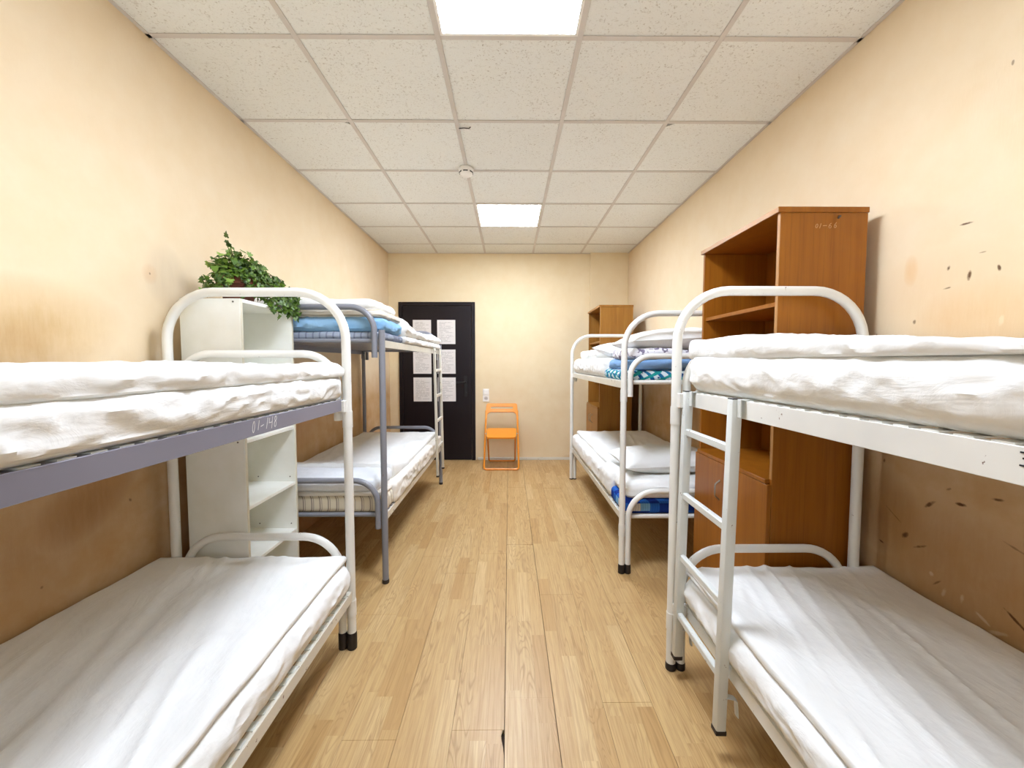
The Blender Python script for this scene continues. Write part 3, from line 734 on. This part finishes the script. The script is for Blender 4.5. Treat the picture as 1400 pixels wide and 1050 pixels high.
for x, z in ((sx0+0.03, shh-0.014), (sx1-0.03, shh-0.014), (sx1-0.03, 0.90)):
    obj('screw', MB().tube([(x, sy0+0.001, z), (x, sy0-0.0015, z)], 0.004, 8), 'screw_metal', sh)
for z in (0.36, 0.62):
    for x in (sx0+0.06, sx1-0.03): obj('screw', MB().tube([(x, sy1-th+0.001, z+0.012), (x, sy1-th-0.0015, z+0.012)], 0.0035, 8), 'screw_metal', sh)

# ------------------------------------------------------------------ potted ivy on the shelf unit
pc = Vector((-1.285, 1.965, shh))
pl = thing('potted_ivy', 'green ivy trailing from a terracotta pot on top of the white shelf unit', 'potted plant', pc)
obj('pot', MB().lathe([(0.055, 0.0), (0.058, 0.004), (0.076, 0.083), (0.084, 0.084), (0.087, 0.089), (0.088, 0.114), (0.085, 0.119), (0.079, 0.119), (0.077, 0.108)], pc, 32), 'terracotta', pl)
obj('soil', MB().lathe([(0.0765, 0.100), (0.074, 0.106), (0.03, 0.111)], pc, 20), 'soil', pl)
def leaf_mesh(nm, mat, sd):
    r = random.Random(sd)
    lob = [(0, 0.0), (0.30, -0.10), (0.52, 0.10), (0.36, 0.32), (0.44, 0.56), (0.20, 0.62), (0.0, 1.0)]
    pts = [(x*(1+r.uniform(-0.12, 0.12)), y*(1+r.uniform(-0.05, 0.05))) for x, y in lob]
    vs = [(0, 0, 0), (0, 0.30, 0.0), (0, 0.62, -0.02), (0, 1.0, -0.14)]
    for sg in (1, -1):
        for x, y in pts[1:-1]: vs.append((sg*x, y, 0.10*abs(x)-0.10*y*y))
    fs = []
    for b in (4, 9):
        q = [(0, b, b+1, 1), (1, b+1, b+2), (1, b+2, b+3, 2), (2, b+3, b+4), (2, b+4, 3)]
        fs += q if b == 4 else [tuple(reversed(f)) for f in q]
    # thin solid: second layer
    k = len(vs); vs2 = vs+[(x, y, z-0.02) for x, y, z in vs]; fs2 = fs+[tuple(i+k for i in reversed(f)) for f in fs]
    rim = [0, 4, 5, 6, 7, 8, 3, 13, 12, 11, 10, 9]
    for i in range(12): a, b = rim[i], rim[(i+1) % 12]; fs2.append((a, a+k, b+k, b))
    mb = MB().add(vs2, fs2); return mesh_from(nm, mb, mat, True, 60)
LM = [leaf_mesh('leaf', 'leaf_green', 1), leaf_mesh('leaf', 'leaf_green', 2), leaf_mesh('leaf', 'leaf_dark', 3), leaf_mesh('leaf', 'leaf_dark', 4), leaf_mesh('leaf', 'leaf_pale', 5)]
top = pc+Vector((0, 0, 0.113))
ends = [((-1.262, 1.868, 1.800), 0.03), ((-1.27, 1.875, 1.775), 0.02), ((-1.25, 1.80, 1.720), 0.03), ((-1.27, 1.765, 1.665), 0.04), ((-1.25, 1.78, 1.62), 0.05), ((-1.22, 1.80, 1.575), 0.07), ((-1.30, 1.75, 1.56), 0.06),
        ((-1.30, 1.93, 1.775), 0.02), ((-1.26, 1.95, 1.76), 0.02), ((-1.24, 2.00, 1.755), 0.03), ((-1.26, 2.05, 1.745), 0.03), ((-1.22, 2.06, 1.72), 0.04), ((-1.24, 2.12, 1.71), 0.05),
        ((-1.20, 2.14, 1.68), 0.06), ((-1.22, 2.20, 1.665), 0.07), ((-1.19, 2.25, 1.63), 0.08), ((-1.17, 2.22, 1.60), 0.08), ((-1.145, 2.10, 1.575), 0.08), ((-1.14, 2.17, 1.545), 0.10),
        ((-1.135, 2.08, 1.515), 0.10), ((-1.135, 2.06, 1.475), 0.11), ((-1.13, 2.13, 1.495), 0.11), ((-1.135, 2.21, 1.50), 0.11), ((-1.135, 2.24, 1.485), 0.11), ((-1.16, 2.26, 1.56), 0.10), ((-1.19, 2.02, 1.62), 0.06),
        ((-1.17, 1.98, 1.585), 0.07), ((-1.21, 1.93, 1.66), 0.04), ((-1.33, 2.02, 1.74), 0.03), ((-1.36, 1.90, 1.70), 0.03), ((-1.38, 1.98, 1.68), 0.04), ((-1.23, 1.88, 1.70), 0.03), ((-1.22, 2.0, 1.70), 0.03)]
nleaf = 0; rr = random.Random(11)
extra = MB(); FILL = 0.0
def place_leaf(p, d, size):
    global nleaf
    out = (p-pc); out.z = max(0.2, out.z)
    yv = (d*0.5+Vector((rr.uniform(-1, 1), rr.uniform(-1, 1), rr.uniform(-0.9, 0.3)))).normalized()
    zv = (Vector((0.55, -0.75, 0.55))+Vector((rr.uniform(-1, 1), rr.uniform(-1, 1), rr.uniform(-0.6, 0.9)))*0.8); zv = (zv-yv*zv.dot(yv)).normalized(); xv = yv.cross(zv)
    m = Matrix((xv, yv, zv)).transposed().to_4x4()
    q = p+yv*0.3*size
    if q.x < XL+0.03: q.x = XL+0.03
    if nleaf >= 290 or rr.random() < FILL:
        me = LM[rr.choice((0, 1, 2, 3))]; mm = Matrix.Translation(p) @ m @ Matrix.Diagonal((size, size, size, 1))
        extra.add([(mm @ v.co)[:] for v in me.vertices], [tuple(f.vertices) for f in me.polygons])
    else:
        o = bpy.data.objects.new('leaf', LM[rr.choice((0, 0, 1, 1, 2, 3, 3, 4) if p.z > 1.56 else (0, 1, 2, 3))]); col.objects.link(o)
        o.parent = pl; o.matrix_local = Matrix.Translation(p-pc) @ m @ Matrix.Diagonal((size, size, size, 1)); nleaf += 1
for i, (e, arch) in enumerate(ends):
    e = Vector(e); s0 = top+Vector((rr.uniform(-0.05, 0.05), rr.uniform(-0.05, 0.05), 0))
    mid = (s0+e)/2+Vector((0, 0, arch+0.02)); pts = []
    for k in range(11):
        u = k/10; q = s0*(1-u)**2+mid*2*u*(1-u)+e*u*u
        q.z = max(q.z, shh+0.012) if q.x < sx1+0.006 and q.y < sy1+0.01 else q.z
        if q.x > sx1-0.012 and q.z < shh+0.012: q.x = sx1+0.014
        pts.append(q)
    obj('stem', MB().tube(pts, 0.0016, 5), 'stem', pl)
    for k in range(2, 11):
        place_leaf(pts[k]+Vector((rr.uniform(-0.012, 0.012), rr.uniform(-0.012, 0.012), rr.uniform(-0.004, 0.012))), (pts[k]-pts[k-1]).normalized(), rr.uniform(0.021, 0.034) if k < 10 else 0.030)

FILL = 1.0
for i in range(900):
    # dense middle of the plant, spilling toward the aisle and the far end
    u = rr.random(); a = rr.uniform(0, 2*math.pi); r_ = 0.10*math.sqrt(rr.random())
    if u < 0.42:
        p = Vector((pc.x+r_*math.cos(a), pc.y+r_*math.sin(a), 0)); hi = 1.735-0.45*max(0, p.y-pc.y)-0.25*max(0, pc.y-0.05-p.y); p.z = rr.uniform(1.652, max(1.67, hi))
    elif u < 0.56:      # over the rim, on the aisle side
        a = rr.uniform(-0.9, 1.2); p = Vector((pc.x+0.098*math.cos(a), pc.y+0.098*math.sin(a), rr.uniform(1.56, 1.665)))
    elif u < 0.64:      # low clump at the wall end of the pot
        p = Vector((-1.30+rr.uniform(-0.05, 0.05), 1.835+rr.uniform(-0.03, 0.035), rr.uniform(1.56, 1.625)))
    elif u < 0.84:
        k = rr.random(); p = Vector((-1.215+0.06*k+rr.uniform(-0.035, 0.02), pc.y+0.05+0.25*k, 0)); p.z = 1.685-0.095*k+rr.uniform(-0.06, 0.03)
    else:
        k = rr.random(); p = Vector((-1.150+rr.uniform(-0.02, 0.02), pc.y+0.02+0.26*k, rr.uniform(1.505, 1.60)))
        if p.z < shh+0.02: p.x = max(p.x, sx1+0.012)
    place_leaf(p, Vector((rr.uniform(-1, 1), rr.uniform(-1, 1), rr.uniform(-1, 0.3))).normalized(), rr.uniform(0.018, 0.028))
obj('foliage', extra, 'leaf_mixed', pl, kind='stuff', smooth=False)

# ------------------------------------------------------------------ bunk beds
def rubber(x, y, parent, r, h=0.06):
    mb = MB().lathe([(r+0.0005, 0.0), (r+0.0022, 0.002), (r+0.0022, h-0.004), (r+0.001, h)], (x, y, 0.0), 14)
    obj('rubber_foot', mb, 'black_rubber', parent, label='black rubber foot')
def slats(x0, x1, y0, y1, z, parent, mat, pitch=0.05):
    n = int((y1-y0)/pitch); proto = None
    for k in range(n):
        y = y0+0.03+k*(y1-y0-0.06)/(n-1)
        if proto is None:
            proto = mesh_from('slat', MB().box(x0, x1, -0.0145, 0.0145, -0.0015, 0.0015), M[mat], False)
        o = bpy.data.objects.new('slat', proto); col.objects.link(o)
        o.location = (0, y, z); attach(o, parent)
def bed_frame(t, x0, x1, y0, y1, zb, zt, aisle, m_rail, m_aisle, slat_mat='pale_grey_enamel', wide=0.024):
    """side rails as angle irons, end rails, slats"""
    for x, m in ((x0, m_aisle if aisle == 0 else m_rail), (x1, m_aisle if aisle == 1 else m_rail)):
        sgn = 1 if x == x0 else -1
        mb = MB().box(min(x, x+sgn*0.005), max(x, x+sgn*0.005), y0+0.022, y1-0.022, zb, zt, 0.001)
        mb.box(min(x+sgn*0.001, x+sgn*wide), max(x+sgn*0.001, x+sgn*wide), y0+0.022, y1-0.022, zt-0.005, zt-0.001, 0.0008)
        obj('side_rail', mb, m, t)
    for y in (y0, y1):
        obj('end_rail', MB().tube([(x0+0.03, y+(0.020 if y == y0 else -0.020), zt-0.004), (x1-0.03, y+(0.020 if y == y0 else -0.020), zt-0.004)], 0.013, 10), m_rail, t)
    slats(x0+0.008, x1-0.008, y0+0.03, y1-0.03, zt+0.0005, t, slat_mat)
def hoop(name, x0, x1, y, zbot, ztop, r, rad, mat, parent, feet=0.0):
    pts = fillet([(x0, y, zbot), (x0, y, ztop), (x1, y, ztop), (x1, y, zbot)], rad, 10)
    o = obj(name, MB().tube(pts, r, 14), mat, parent)
    if feet:
        for x in (x0, x1): rubber(x, y, o, r, feet)
    return o

def bunk(label, xa, xw, y0, y1, up, lo_, ztop, hoop_up, hoop_lo, mats, foot, feet_lo=True, dxl=0.040, r=0.0185, rad=0.20):
    """xa = aisle post centre, xw = wall post centre; up/lo_ = (bottom, top) of the two bed frames"""
    s = 1 if xw > xa else -1
    t = thing('bunk_bed', label, 'bunk bed', ((xa+xw)/2, (y0+y1)/2, 0), 'steel bunk beds')
    fm, rm, am = mats
    for y, foot in ((y0, foot[0]), (y1, foot[1])):
        hoop('end_arch', xa, xw, y, 0.004, ztop, r, rad, fm, t, foot)
        hoop('foot_hoop', xa+s*dxl, xw-s*dxl, y, 0.004, hoop_lo, 0.0165, 0.16, fm, t, foot)
        yy = y
        hoop('guard_hoop', xa+s*dxl, xw-s*dxl, yy, up[0]-0.045, hoop_up, 0.0165, 0.16, fm, t)
        for x in (xa, xw):
            for zb, zt in (up, lo_):
                sg = s if x == xa else -s
                obj('bracket', MB().box(min(x-sg*0.004, x+sg*0.046), max(x-sg*0.004, x+sg*0.046), y+(0.014 if y == y0 else -0.042), y+(0.042 if y == y0 else -0.014), zb-0.006, zt-0.004, 0.002), fm, t)
                if y == y1 or y == y0:
                    obj('coupling', MB().tube([(x, y, zb-0.075), (x, y, zb-0.005)], r+0.0022, 14), fm, t)
    return t
# --- A: near left bunk
AX, AW, AY0, AY1 = -0.688, -1.437, -0.18, 1.73
A = bunk('white arched bunk nearest on the left, grey upper rail, in front of the white shelf', AX, AW, AY0, AY1, (1.05, 1.097), (0.225, 0.268), 1.545, 1.287, 0.500, ('white_enamel', 'white_enamel', 'grey_rail_paint'), (0.075, 0.075))
bed_frame(A, AW-0.012, AX-0.008, AY0, AY1, 1.050, 1.097, 1, 'white_enamel', 'grey_rail_paint', 'pale_grey_enamel', 0.035)
bed_frame(A, AW-0.012, AX+0.012, AY0, AY1, 0.225, 0.268, 1, 'cream_enamel', 'cream_enamel')
# chalked number on the grey rail
S = 0.0100
l148 = [oval(0.8*S, 1.5*S, 0.55*S, 1.5*S, 12), [(3.0*S, 0.4*S), (3.8*S, 3.0*S)], [(4.6*S, 1.2*S), (6.1*S, 1.5*S)], [(7.6*S, 0.2*S), (8.6*S, 3.2*S)],
        [(9.6*S, 3.0*S), (9.2*S, 1.6*S), (11.0*S, 1.7*S)], [(11.4*S, 3.2*S), (10.6*S, -0.1*S)], oval(13.2*S, 2.5*S, 0.55*S, 0.7*S, 8), oval(12.8*S, 0.9*S, 0.6*S, 0.85*S, 8)]
l148 = [[(q[0]*0.85, q[1]) for q in ln] for ln in l148]
obj('chalk_writing', strokes(l148, (AX-0.0078, 1.10, 1.060), (0, 1, 0), (0, 0, 1), 0.0016), 'chalk', A, label='chalked number 01-148', smooth=False)

# --- B: near right bunk
BX, BW, BY0, BY1 = 0.660, 1.393, -0.35, 1.60
B = bunk('white arched bunk nearest on the right, in front of the big brown cabinet', BX, BW, BY0, BY1, (1.082, 1.136), (0.245, 0.290), 1.530, 1.300, 0.502, ('white_enamel', 'white_enamel', 'white_enamel'), (0.03, 0.03))
bed_frame(B, BX+0.040, BW+0.012, BY0, BY1, 1.082, 1.136, 0, 'white_enamel', 'white_enamel', 'white_enamel')
bed_frame(B, BX+0.040, BW+0.012, BY0, BY1, 0.245, 0.290, 0, 'white_enamel', 'white_enamel', 'white_enamel')
k3 = [[(0.0, 0.018), (0.010, 0.018), (0.013, 0.014), (0.010, 0.010), (0.003, 0.010)], [(0.010, 0.010), (0.013, 0.005), (0.010, 0.0), (0.0, 0.0)]]
obj('stencil_mark', strokes(k3, (BX+0.0395, 0.546, 1.110), (0, -1, 0), (0, 0, 1), 0.0024), 'black_ink', B, label='black stencilled figure 3', smooth=False)

# --- C: far left bunk, grey, straight posts
CX, CW, CY0, CY1 = -0.702, -1.475, 2.262, 4.145
C_ = thing('bunk_bed', 'grey painted bunk on the far left with blue bedding on top, before the dark door', 'bunk bed', ((CX+CW)/2, (CY0+CY1)/2, 0), 'steel bunk beds')
for y in (CY0, CY1):
    for x in (CX, CW):
        p = obj('post', MB().tube([(x, y, 0.004), (x, y, 1.43)], 0.0175, 14), 'grey_enamel', C_); rubber(x, y, p, 0.0175, 0.022)
    yy = y-0.004 if y == CY0 else y+0.004
    hoop('guard_hoop', CX-0.040, CW+0.036, yy, 1.278, 1.556, 0.016, 0.13, 'grey_enamel', C_)
    hoop('foot_hoop', CX-0.036, CW+0.034, yy, 0.318, 0.590, 0.016, 0.13, 'grey_enamel', C_)
bed_frame(C_, CW-0.012, CX+0.004, CY0, CY1, 1.335, 1.376, 1, 'grey_enamel', 'cream_enamel', 'grey_enamel')
bed_frame(C_, CW-0.012, CX+0.004, CY0, CY1, 0.352, 0.392, 1, 'grey_enamel', 'cream_enamel', 'grey_enamel')
for y in (CY0+0.03, CY1-0.03):
    obj('bracket', MB().box(CW-0.006, CW+0.022, y-0.02, y+0.02, 1.290, 1.336, 0.003), 'grey_enamel', C_)

# --- D: far right bunk
DX, DW, DY0, DY1 = 0.668, 1.400, 2.362, 4.32
D = bunk('white arched bunk on the far right with teal printed mattress on top', DX, DW, DY0, DY1, (1.098, 1.140), (0.300, 0.340), 1.535, 1.288, 0.492, ('white_enamel', 'white_enamel', 'cream_enamel'), (0.055, 0.012), dxl=0.037, r=0.0175)
bed_frame(D, DX+0.006, DW+0.012, DY0, DY1, 1.098, 1.140, 0, 'white_enamel', 'cream_enamel', 'white_enamel')
bed_frame(D, DX+0.006, DW+0.012, DY0, DY1, 0.300, 0.340, 0, 'white_enamel', 'cream_enamel', 'white_enamel')

# --- ladders
def ladder(label, x_top, x_bot, ya, yb, zt, zb, rungs, mat, half, rail_top, cat='ladder', hooks_low=False, square=True):
    t = thing('bunk_ladder', label, cat, (x_bot, (ya+yb)/2, zb), 'ladders hooked on the bunk rails')
    def px(z): return x_bot+(x_top-x_bot)*(z-zb)/(zt-zb)
    L = Vector((x_top-x_bot, 0, zt-zb)).length; an = math.atan2(x_top-x_bot, zt-zb)
    for y in (ya, yb):
        m = Matrix.Translation((x_bot, y, zb)) @ Matrix.Rotation(an, 4, 'Y')
        st = obj('stile', MB().box(-half, half, -half, half, 0, L, 0.0035, 2, mat=m), mat, t)
        obj('end_cap', MB().box(-half*0.93, half*0.93, -half*0.93, half*0.93, L-0.002, L+0.002, 0.0, mat=m), 'dark_slot', st, label='dark open tube end')
        obj('rubber_foot', MB().box(-half-0.0015, half+0.0015, -half-0.0015, half+0.0015, -0.004, 0.012, 0.002, mat=m), 'black_rubber', st)
        sgn = 1 if x_top > 0 else -1
        yc = y-half-0.010; a_, b_2 = sorted((x_top, x_top+sgn*0.045))
        hk = MB().box(a_, b_2, yc-0.009, yc+0.010, rail_top+0.002, rail_top+0.005, 0.001)
        c_, d_ = sorted((x_top-sgn*0.002, x_top+sgn*0.0015)); hk.box(c_, d_, yc-0.009, yc+0.010, rail_top-0.05, rail_top+0.005, 0.001)
        c_, d_ = sorted((x_top+sgn*0.042, x_top+sgn*0.045)); hk.box(c_, d_, yc-0.009, yc+0.010, rail_top-0.045, rail_top+0.005, 0.001)
        obj('hook', hk, mat, t, smooth=False)
        if hooks_low:
            z0 = zb+0.12; pts = fillet([(px(z0)+0.010, y-0.006, z0), (px(z0)+0.045, y-0.006, z0-0.008), (px(z0)+0.050, y-0.006, z0-0.065)], 0.012, 4)
            obj('hook', MB().tube(pts, 0.003, 8, flat=4.0), mat, t)
    for z in rungs:
        obj('rung', MB().box(px(z)-0.010, px(z)+0.010, min(ya, yb)+half*0.8, max(ya, yb)-half*0.8, z-0.0125, z+0.0125, 0.003), mat, t)
    return t
ladder('white square tube ladder hooked on the near right bunk', 0.686, 0.664, 1.228, 1.553, 1.140, 0.085, (0.985, 0.738, 0.495, 0.262), 'pale_grey_enamel', 0.0155, 1.136, hooks_low=True)
ladder('cream ladder hooked on the grey bunk in front of the dark door', -0.676, -0.655, 3.70, 4.00, 1.385, 0.205, (1.18, 0.945, 0.715, 0.47), 'cream_enamel', 0.0115, 1.378)

# ------------------------------------------------------------------ bedding (each piece lies on the bed: a thing of its own)
def cloth(name, mb, mat, label, cat, group=None):
    o = obj(name, mb, mat); tag(o, label, cat, group); o.data.shade_smooth(); return o
G1, G2, G3 = 'mattresses on the bunks', 'white duvets on the bunks', 'white pillows'
# A upper
cloth('mattress', slab(AW-0.03, AX+0.000, AY0+0.03, AY1-0.025, 1.0985, 1.195, 0.035, 0.0095, 0.004, 0.007, (16, 7, 30), 0.5, 0.010, 1.0, edge=0.010), 'white_cotton',
      'mattress in a wrinkled white sheet on the grey upper rail of the near left bunk', 'mattress', G1)
cloth('duvet', slab(AW-0.045, AX-0.004, AY0+0.03, AY1-0.022, 1.188, 1.243, 0.027, 0.0095, 0.003, 0.006, (12, 5, 20), 0.6, 0.014, 2.0, edge=0.010, crown=0.004), 'white_cotton',
      'folded white duvet on the upper bed of the near left bunk', 'duvet', G2)
# A lower
cloth('mattress', slab(AW-0.03, AX+0.014, AY0+0.03, AY1-0.012, 0.270, 0.400, 0.055, 0.0095, 0.003, 0.005, (14, 8, 26), 0.4, 0.010, 3.0, edge=0.008), 'white_cotton',
      'mattress in a white sheet on the lower bed of the near left bunk', 'mattress', G1)
cloth('duvet', slab(AW-0.055, AX-0.008, AY0+0.03, AY1-0.018, 0.399, 0.424, 0.013, 0.0095, 0.0015, 0.009, (14, 1.4, 10), 0.35, 0.010, 4.0), 'white_cotton',
      'smooth white duvet spread over the lower bed of the near left bunk', 'duvet', G2)
# B upper
def b_up(x, y): return -0.018*np.clip((1.05-y)/0.5, 0, 1)+0.052*np.clip((y-0.45)/1.15, 0, 1)+0.006*np.sin(y*13.0+x*5)*np.clip((y-0.6)/0.9, 0, 1)-0.034*np.clip((x-0.85)/0.4, 0, 1)*np.clip((1.45-y)/0.5, 0, 1)
cloth('mattress', slab(BX+0.030, BW+0.05, BY0+0.03, BY1-0.012, 1.1385, 1.268, 0.055, 0.0095, 0.003, 0.006, (10, 9, 26), 0.5, 0.008, 5.0, edge=0.007, zfun=lambda x, y: 0.022*np.clip((y-0.7)/0.9, 0, 1)), 'white_cotton',
      'thick mattress in a white sheet on the upper bed of the near right bunk', 'mattress', G1)
cloth('duvet', slab(BX+0.038, BW+0.06, BY0+0.03, BY1+0.004, 1.262, 1.294, 0.0155, 0.0095, 0.004, 0.008, (9, 7, 20), 0.3, 0.009, 6.0, edge=0.008, zfun=b_up), 'white_cotton',
      'rumpled white duvet on the upper bed of the near right bunk', 'duvet', G2)
# B lower
cloth('mattress', slab(BX+0.024, BW+0.03, BY0+0.03, BY1-0.008, 0.2930, 0.405, 0.050, 0.0095, 0.003, 0.005, (14, 8, 26), 0.4, 0.010, 7.0, edge=0.008), 'white_cotton',
      'mattress in a white sheet on the lower bed of the near right bunk', 'mattress', G1)
cloth('duvet', slab(BX+0.045, BW+0.078, BY0+0.03, BY1-0.004, 0.404, 0.433, 0.013, 0.0095, 0.0015, 0.010, (13, 1.6, 10), -0.25, 0.014, 8.0), 'white_cotton',
      'white duvet with long creases over the lower bed of the near right bunk', 'duvet', G2)
# C upper
cloth('mattress', slab(CW+0.005, CX-0.004, CY0+0.03, CY0+0.48, 1.3785, 1.425, 0.02, 0.016, 0.004, 0.004, (14, 8, 26), 0.4, 0.008, 9.0, edge=0.006), 'grey_ticking',
      'thin grey striped mattress under the blue quilt on the grey bunk', 'mattress', G1)
cloth('quilt', slab(CW+0.01, CX-0.004, CY0+0.025, CY0+0.46, 1.424, 1.506, 0.038, 0.012, 0.006, 0.012, (14, 8, 30), 0.4, 0.012, 10.0, edge=0.012), 'blue_cotton',
      'folded light blue quilt on the upper bed of the grey bunk', 'quilt')
cloth('folded_linen', slab(CW+0.01, CX-0.014, CY0+0.03, CY0+0.45, 1.504, 1.550, 0.022, 0.012, 0.004, 0.008, (8, 8, 40), 0.3, 0.016, 11.0, edge=0.012), 'beige_striped_linen',
      'folded linen with beige stripes on top of the blue quilt', 'linen')
cloth('pillow', slab(CW+0.01, CX-0.06, CY0+0.04, CY0+0.50, 1.550, 1.612, 0.030, 0.013, 0.003, 0.006, (8, 6, 20), 0.3, 0.012, 12.0, edge=0.006), 'white_cotton',
      'flat white pillow at the top of the bedding on the grey bunk', 'pillow', G3)
def c_up(x, y): return 0.055*np.clip((CY0+0.85-y)/0.4, 0, 1)-0.045*np.clip((x-CX+0.20)/0.2, 0, 1)+0.012*np.sin(y*5+1)
cloth('duvet', slab(CW+0.01, CX+0.020, CY0+0.47, CY1-0.012, 1.426, 1.535, 0.050, 0.013, 0.004, 0.008, (9, 7, 20), 0.3, 0.020, 13.0, edge=0.010, zfun=c_up), 'white_cotton',
      'puffy white duvet on the upper bed of the grey bunk, before the door', 'duvet', G2)
cloth('sheet', slab(CW+0.0, CX+0.014, CY0+0.47, CY1-0.016, 1.380, 1.428, 0.022, 0.013, 0.003, 0.006, (10, 9, 26), 0.4, 0.008, 15.5, edge=0.010), 'white_cotton',
      'white sheet hanging over the rail edge under the puffy duvet of the grey bunk', 'sheet')
# C lower
cloth('mattress', slab(CW+0.0, CX-0.002, CY0+0.03, CY0+0.20, 0.393, 0.490, 0.03, 0.014, 0.002, 0.003, (14, 8, 26), 0.4, 0.006, 14.0), 'striped_ticking',
      'old mattress with striped ticking on the lower bed of the grey bunk', 'mattress', G1)
cloth('sheet', slab(CW-0.005, CX+0.010, CY0+0.19, CY1-0.016, 0.394, 0.512, 0.02, 0.014, 0.003, 0.006, (10, 9, 26), 0.4, 0.008, 15.0, edge=0.012), 'cream_cotton',
      'white sheet tucked over the striped mattress of the grey bunk', 'sheet')
cloth('blanket', slab(CW+0.0, CX-0.012, CY0+0.026, CY0+0.19, 0.489, 0.513, 0.011, 0.012, 0.003, 0.004, (10, 9, 26), 0.4, 0.006, 15.2, edge=0.004), 'cream_cotton',
      'folded white cover edge between the striped mattress and the flat pillow', 'blanket')
cloth('pillow', slab(CW+0.0, CX-0.045, CY0+0.026, CY0+0.42, 0.510, 0.585, 0.034, 0.013, 0.003, 0.006, (8, 8, 20), 0.2, 0.012, 16.0, edge=0.006), 'cool_cotton',
      'flat white pillow at the near end of the lower bed of the grey bunk', 'pillow', G3)
cloth('duvet', slab(CW-0.01, CX-0.035, CY0+0.30, CY1-0.02, 0.506, 0.548, 0.018, 0.013, 0.002, 0.008, (12, 2.2, 12), 0.2, 0.012, 17.0, zfun=lambda x, y: 0.06*np.clip((CY0+0.62-y)/0.3, 0, 1)), 'white_cotton',
      'white duvet spread on the lower bed of the grey bunk', 'duvet', G2)
# D upper
cloth('mattress', slab(DX+0.02, DW+0.03, DY0+0.03, DY0+0.58, 1.1415, 1.205, 0.028, 0.014, 0.003, 0.004, (14, 8, 26), 0.4, 0.006, 18.0), 'teal_print',
      'mattress with teal and blue leaf print on the upper bed of the far right bunk', 'mattress', G1)
cloth('sheet', slab(DX+0.006, DW+0.035, DY0+0.56, DY1-0.012, 1.1425, 1.290, 0.055, 0.014, 0.003, 0.005, (10, 8, 22), 0.3, 0.012, 19.0, edge=0.008), 'white_cotton',
      'white sheeted bedding on the far end of the far right upper bed', 'sheet')
cloth('rolled_duvet', slab(DX+0.06, DW-0.08, DY0+1.10, DY1-0.10, 1.284, 1.368, 0.040, 0.014, 0.004, 0.008, (9, 8, 22), 0.3, 0.016, 20.0, edge=0.008), 'white_cotton',
      'folded white duvet at the far end of the far right upper bed', 'duvet', G2)
cloth('quilt', slab(DX+0.035, DW+0.02, DY0+0.05, DY0+0.52, 1.203, 1.275, 0.034, 0.013, 0.004, 0.008, (14, 8, 26), 0.4, 0.014, 21.0, edge=0.008), 'pale_blue_cotton',
      'folded blue quilt on the teal printed mattress', 'quilt')
cloth('folded_linen', slab(DX+0.055, DW+0.02, DY0+0.06, DY0+0.50, 1.272, 1.335, 0.030, 0.012, 0.005, 0.010, (9, 9, 30), 0.3, 0.022, 22.0, edge=0.010), 'patterned_linen',
      'folded patterned linen between the blue quilt and the white pillow', 'linen')
cloth('pillow', pillow(1.065, DY0+0.30, 1.395, 0.68, 0.52, 0.15, 23.0, tilt=(0.0, -0.05, 0.02)), 'white_cotton',
      'plump white pillow on top of the linen on the far right upper bed', 'pillow', G3)
cloth('pillow', pillow(0.98, DY0+0.80, 1.345, 0.56, 0.46, 0.13, 24.0, tilt=(0.12, 0.0, 0.1)), 'cool_cotton',
      'white pillow behind the plump one on the far right upper bed', 'pillow', G3)
# D lower
cloth('mattress', slab(DX+0.014, DW+0.03, DY0+0.03, DY0+0.34, 0.342, 0.430, 0.03, 0.014, 0.002, 0.003, (14, 8, 26), 0.4, 0.006, 25.0), 'blue_plaid',
      'mattress with blue plaid cover on the lower bed of the far right bunk', 'mattress', G1)
cloth('sheet', slab(DX+0.000, DW+0.04, DY0+0.33, DY1-0.014, 0.343, 0.500, 0.05, 0.014, 0.003, 0.005, (10, 9, 26), 0.4, 0.010, 26.0, edge=0.008, zfun=lambda x, y: 0.026*np.clip((DY0+0.66-y)/0.1, 0, 1)), 'white_cotton',
      'white sheeted bedding over the blue plaid mattress', 'sheet')
cloth('blanket', slab(DX+0.03, DW+0.03, DY0+0.035, DY0+0.335, 0.428, 0.535, 0.045, 0.012, 0.003, 0.006, (10, 9, 20), 0.3, 0.012, 27.0, edge=0.010), 'white_cotton',
      'folded white cover under the pillow on the far right lower bed', 'blanket')
cloth('duvet', slab(DX+0.055, DW+0.06, DY0+0.58, DY1-0.02, 0.495, 0.528, 0.015, 0.013, 0.002, 0.010, (13, 2.0, 12), -0.2, 0.012, 28.0), 'white_cotton',
      'creased white duvet on the lower bed of the far right bunk', 'duvet', G2)
cloth('pillow', pillow(1.055, DY0+0.38, 0.602, 0.66, 0.46, 0.155, 29.0, tilt=(0.02, -0.02, 0.03)), 'white_cotton',
      'white pillow on the lower bed of the far right bunk', 'pillow', G3)
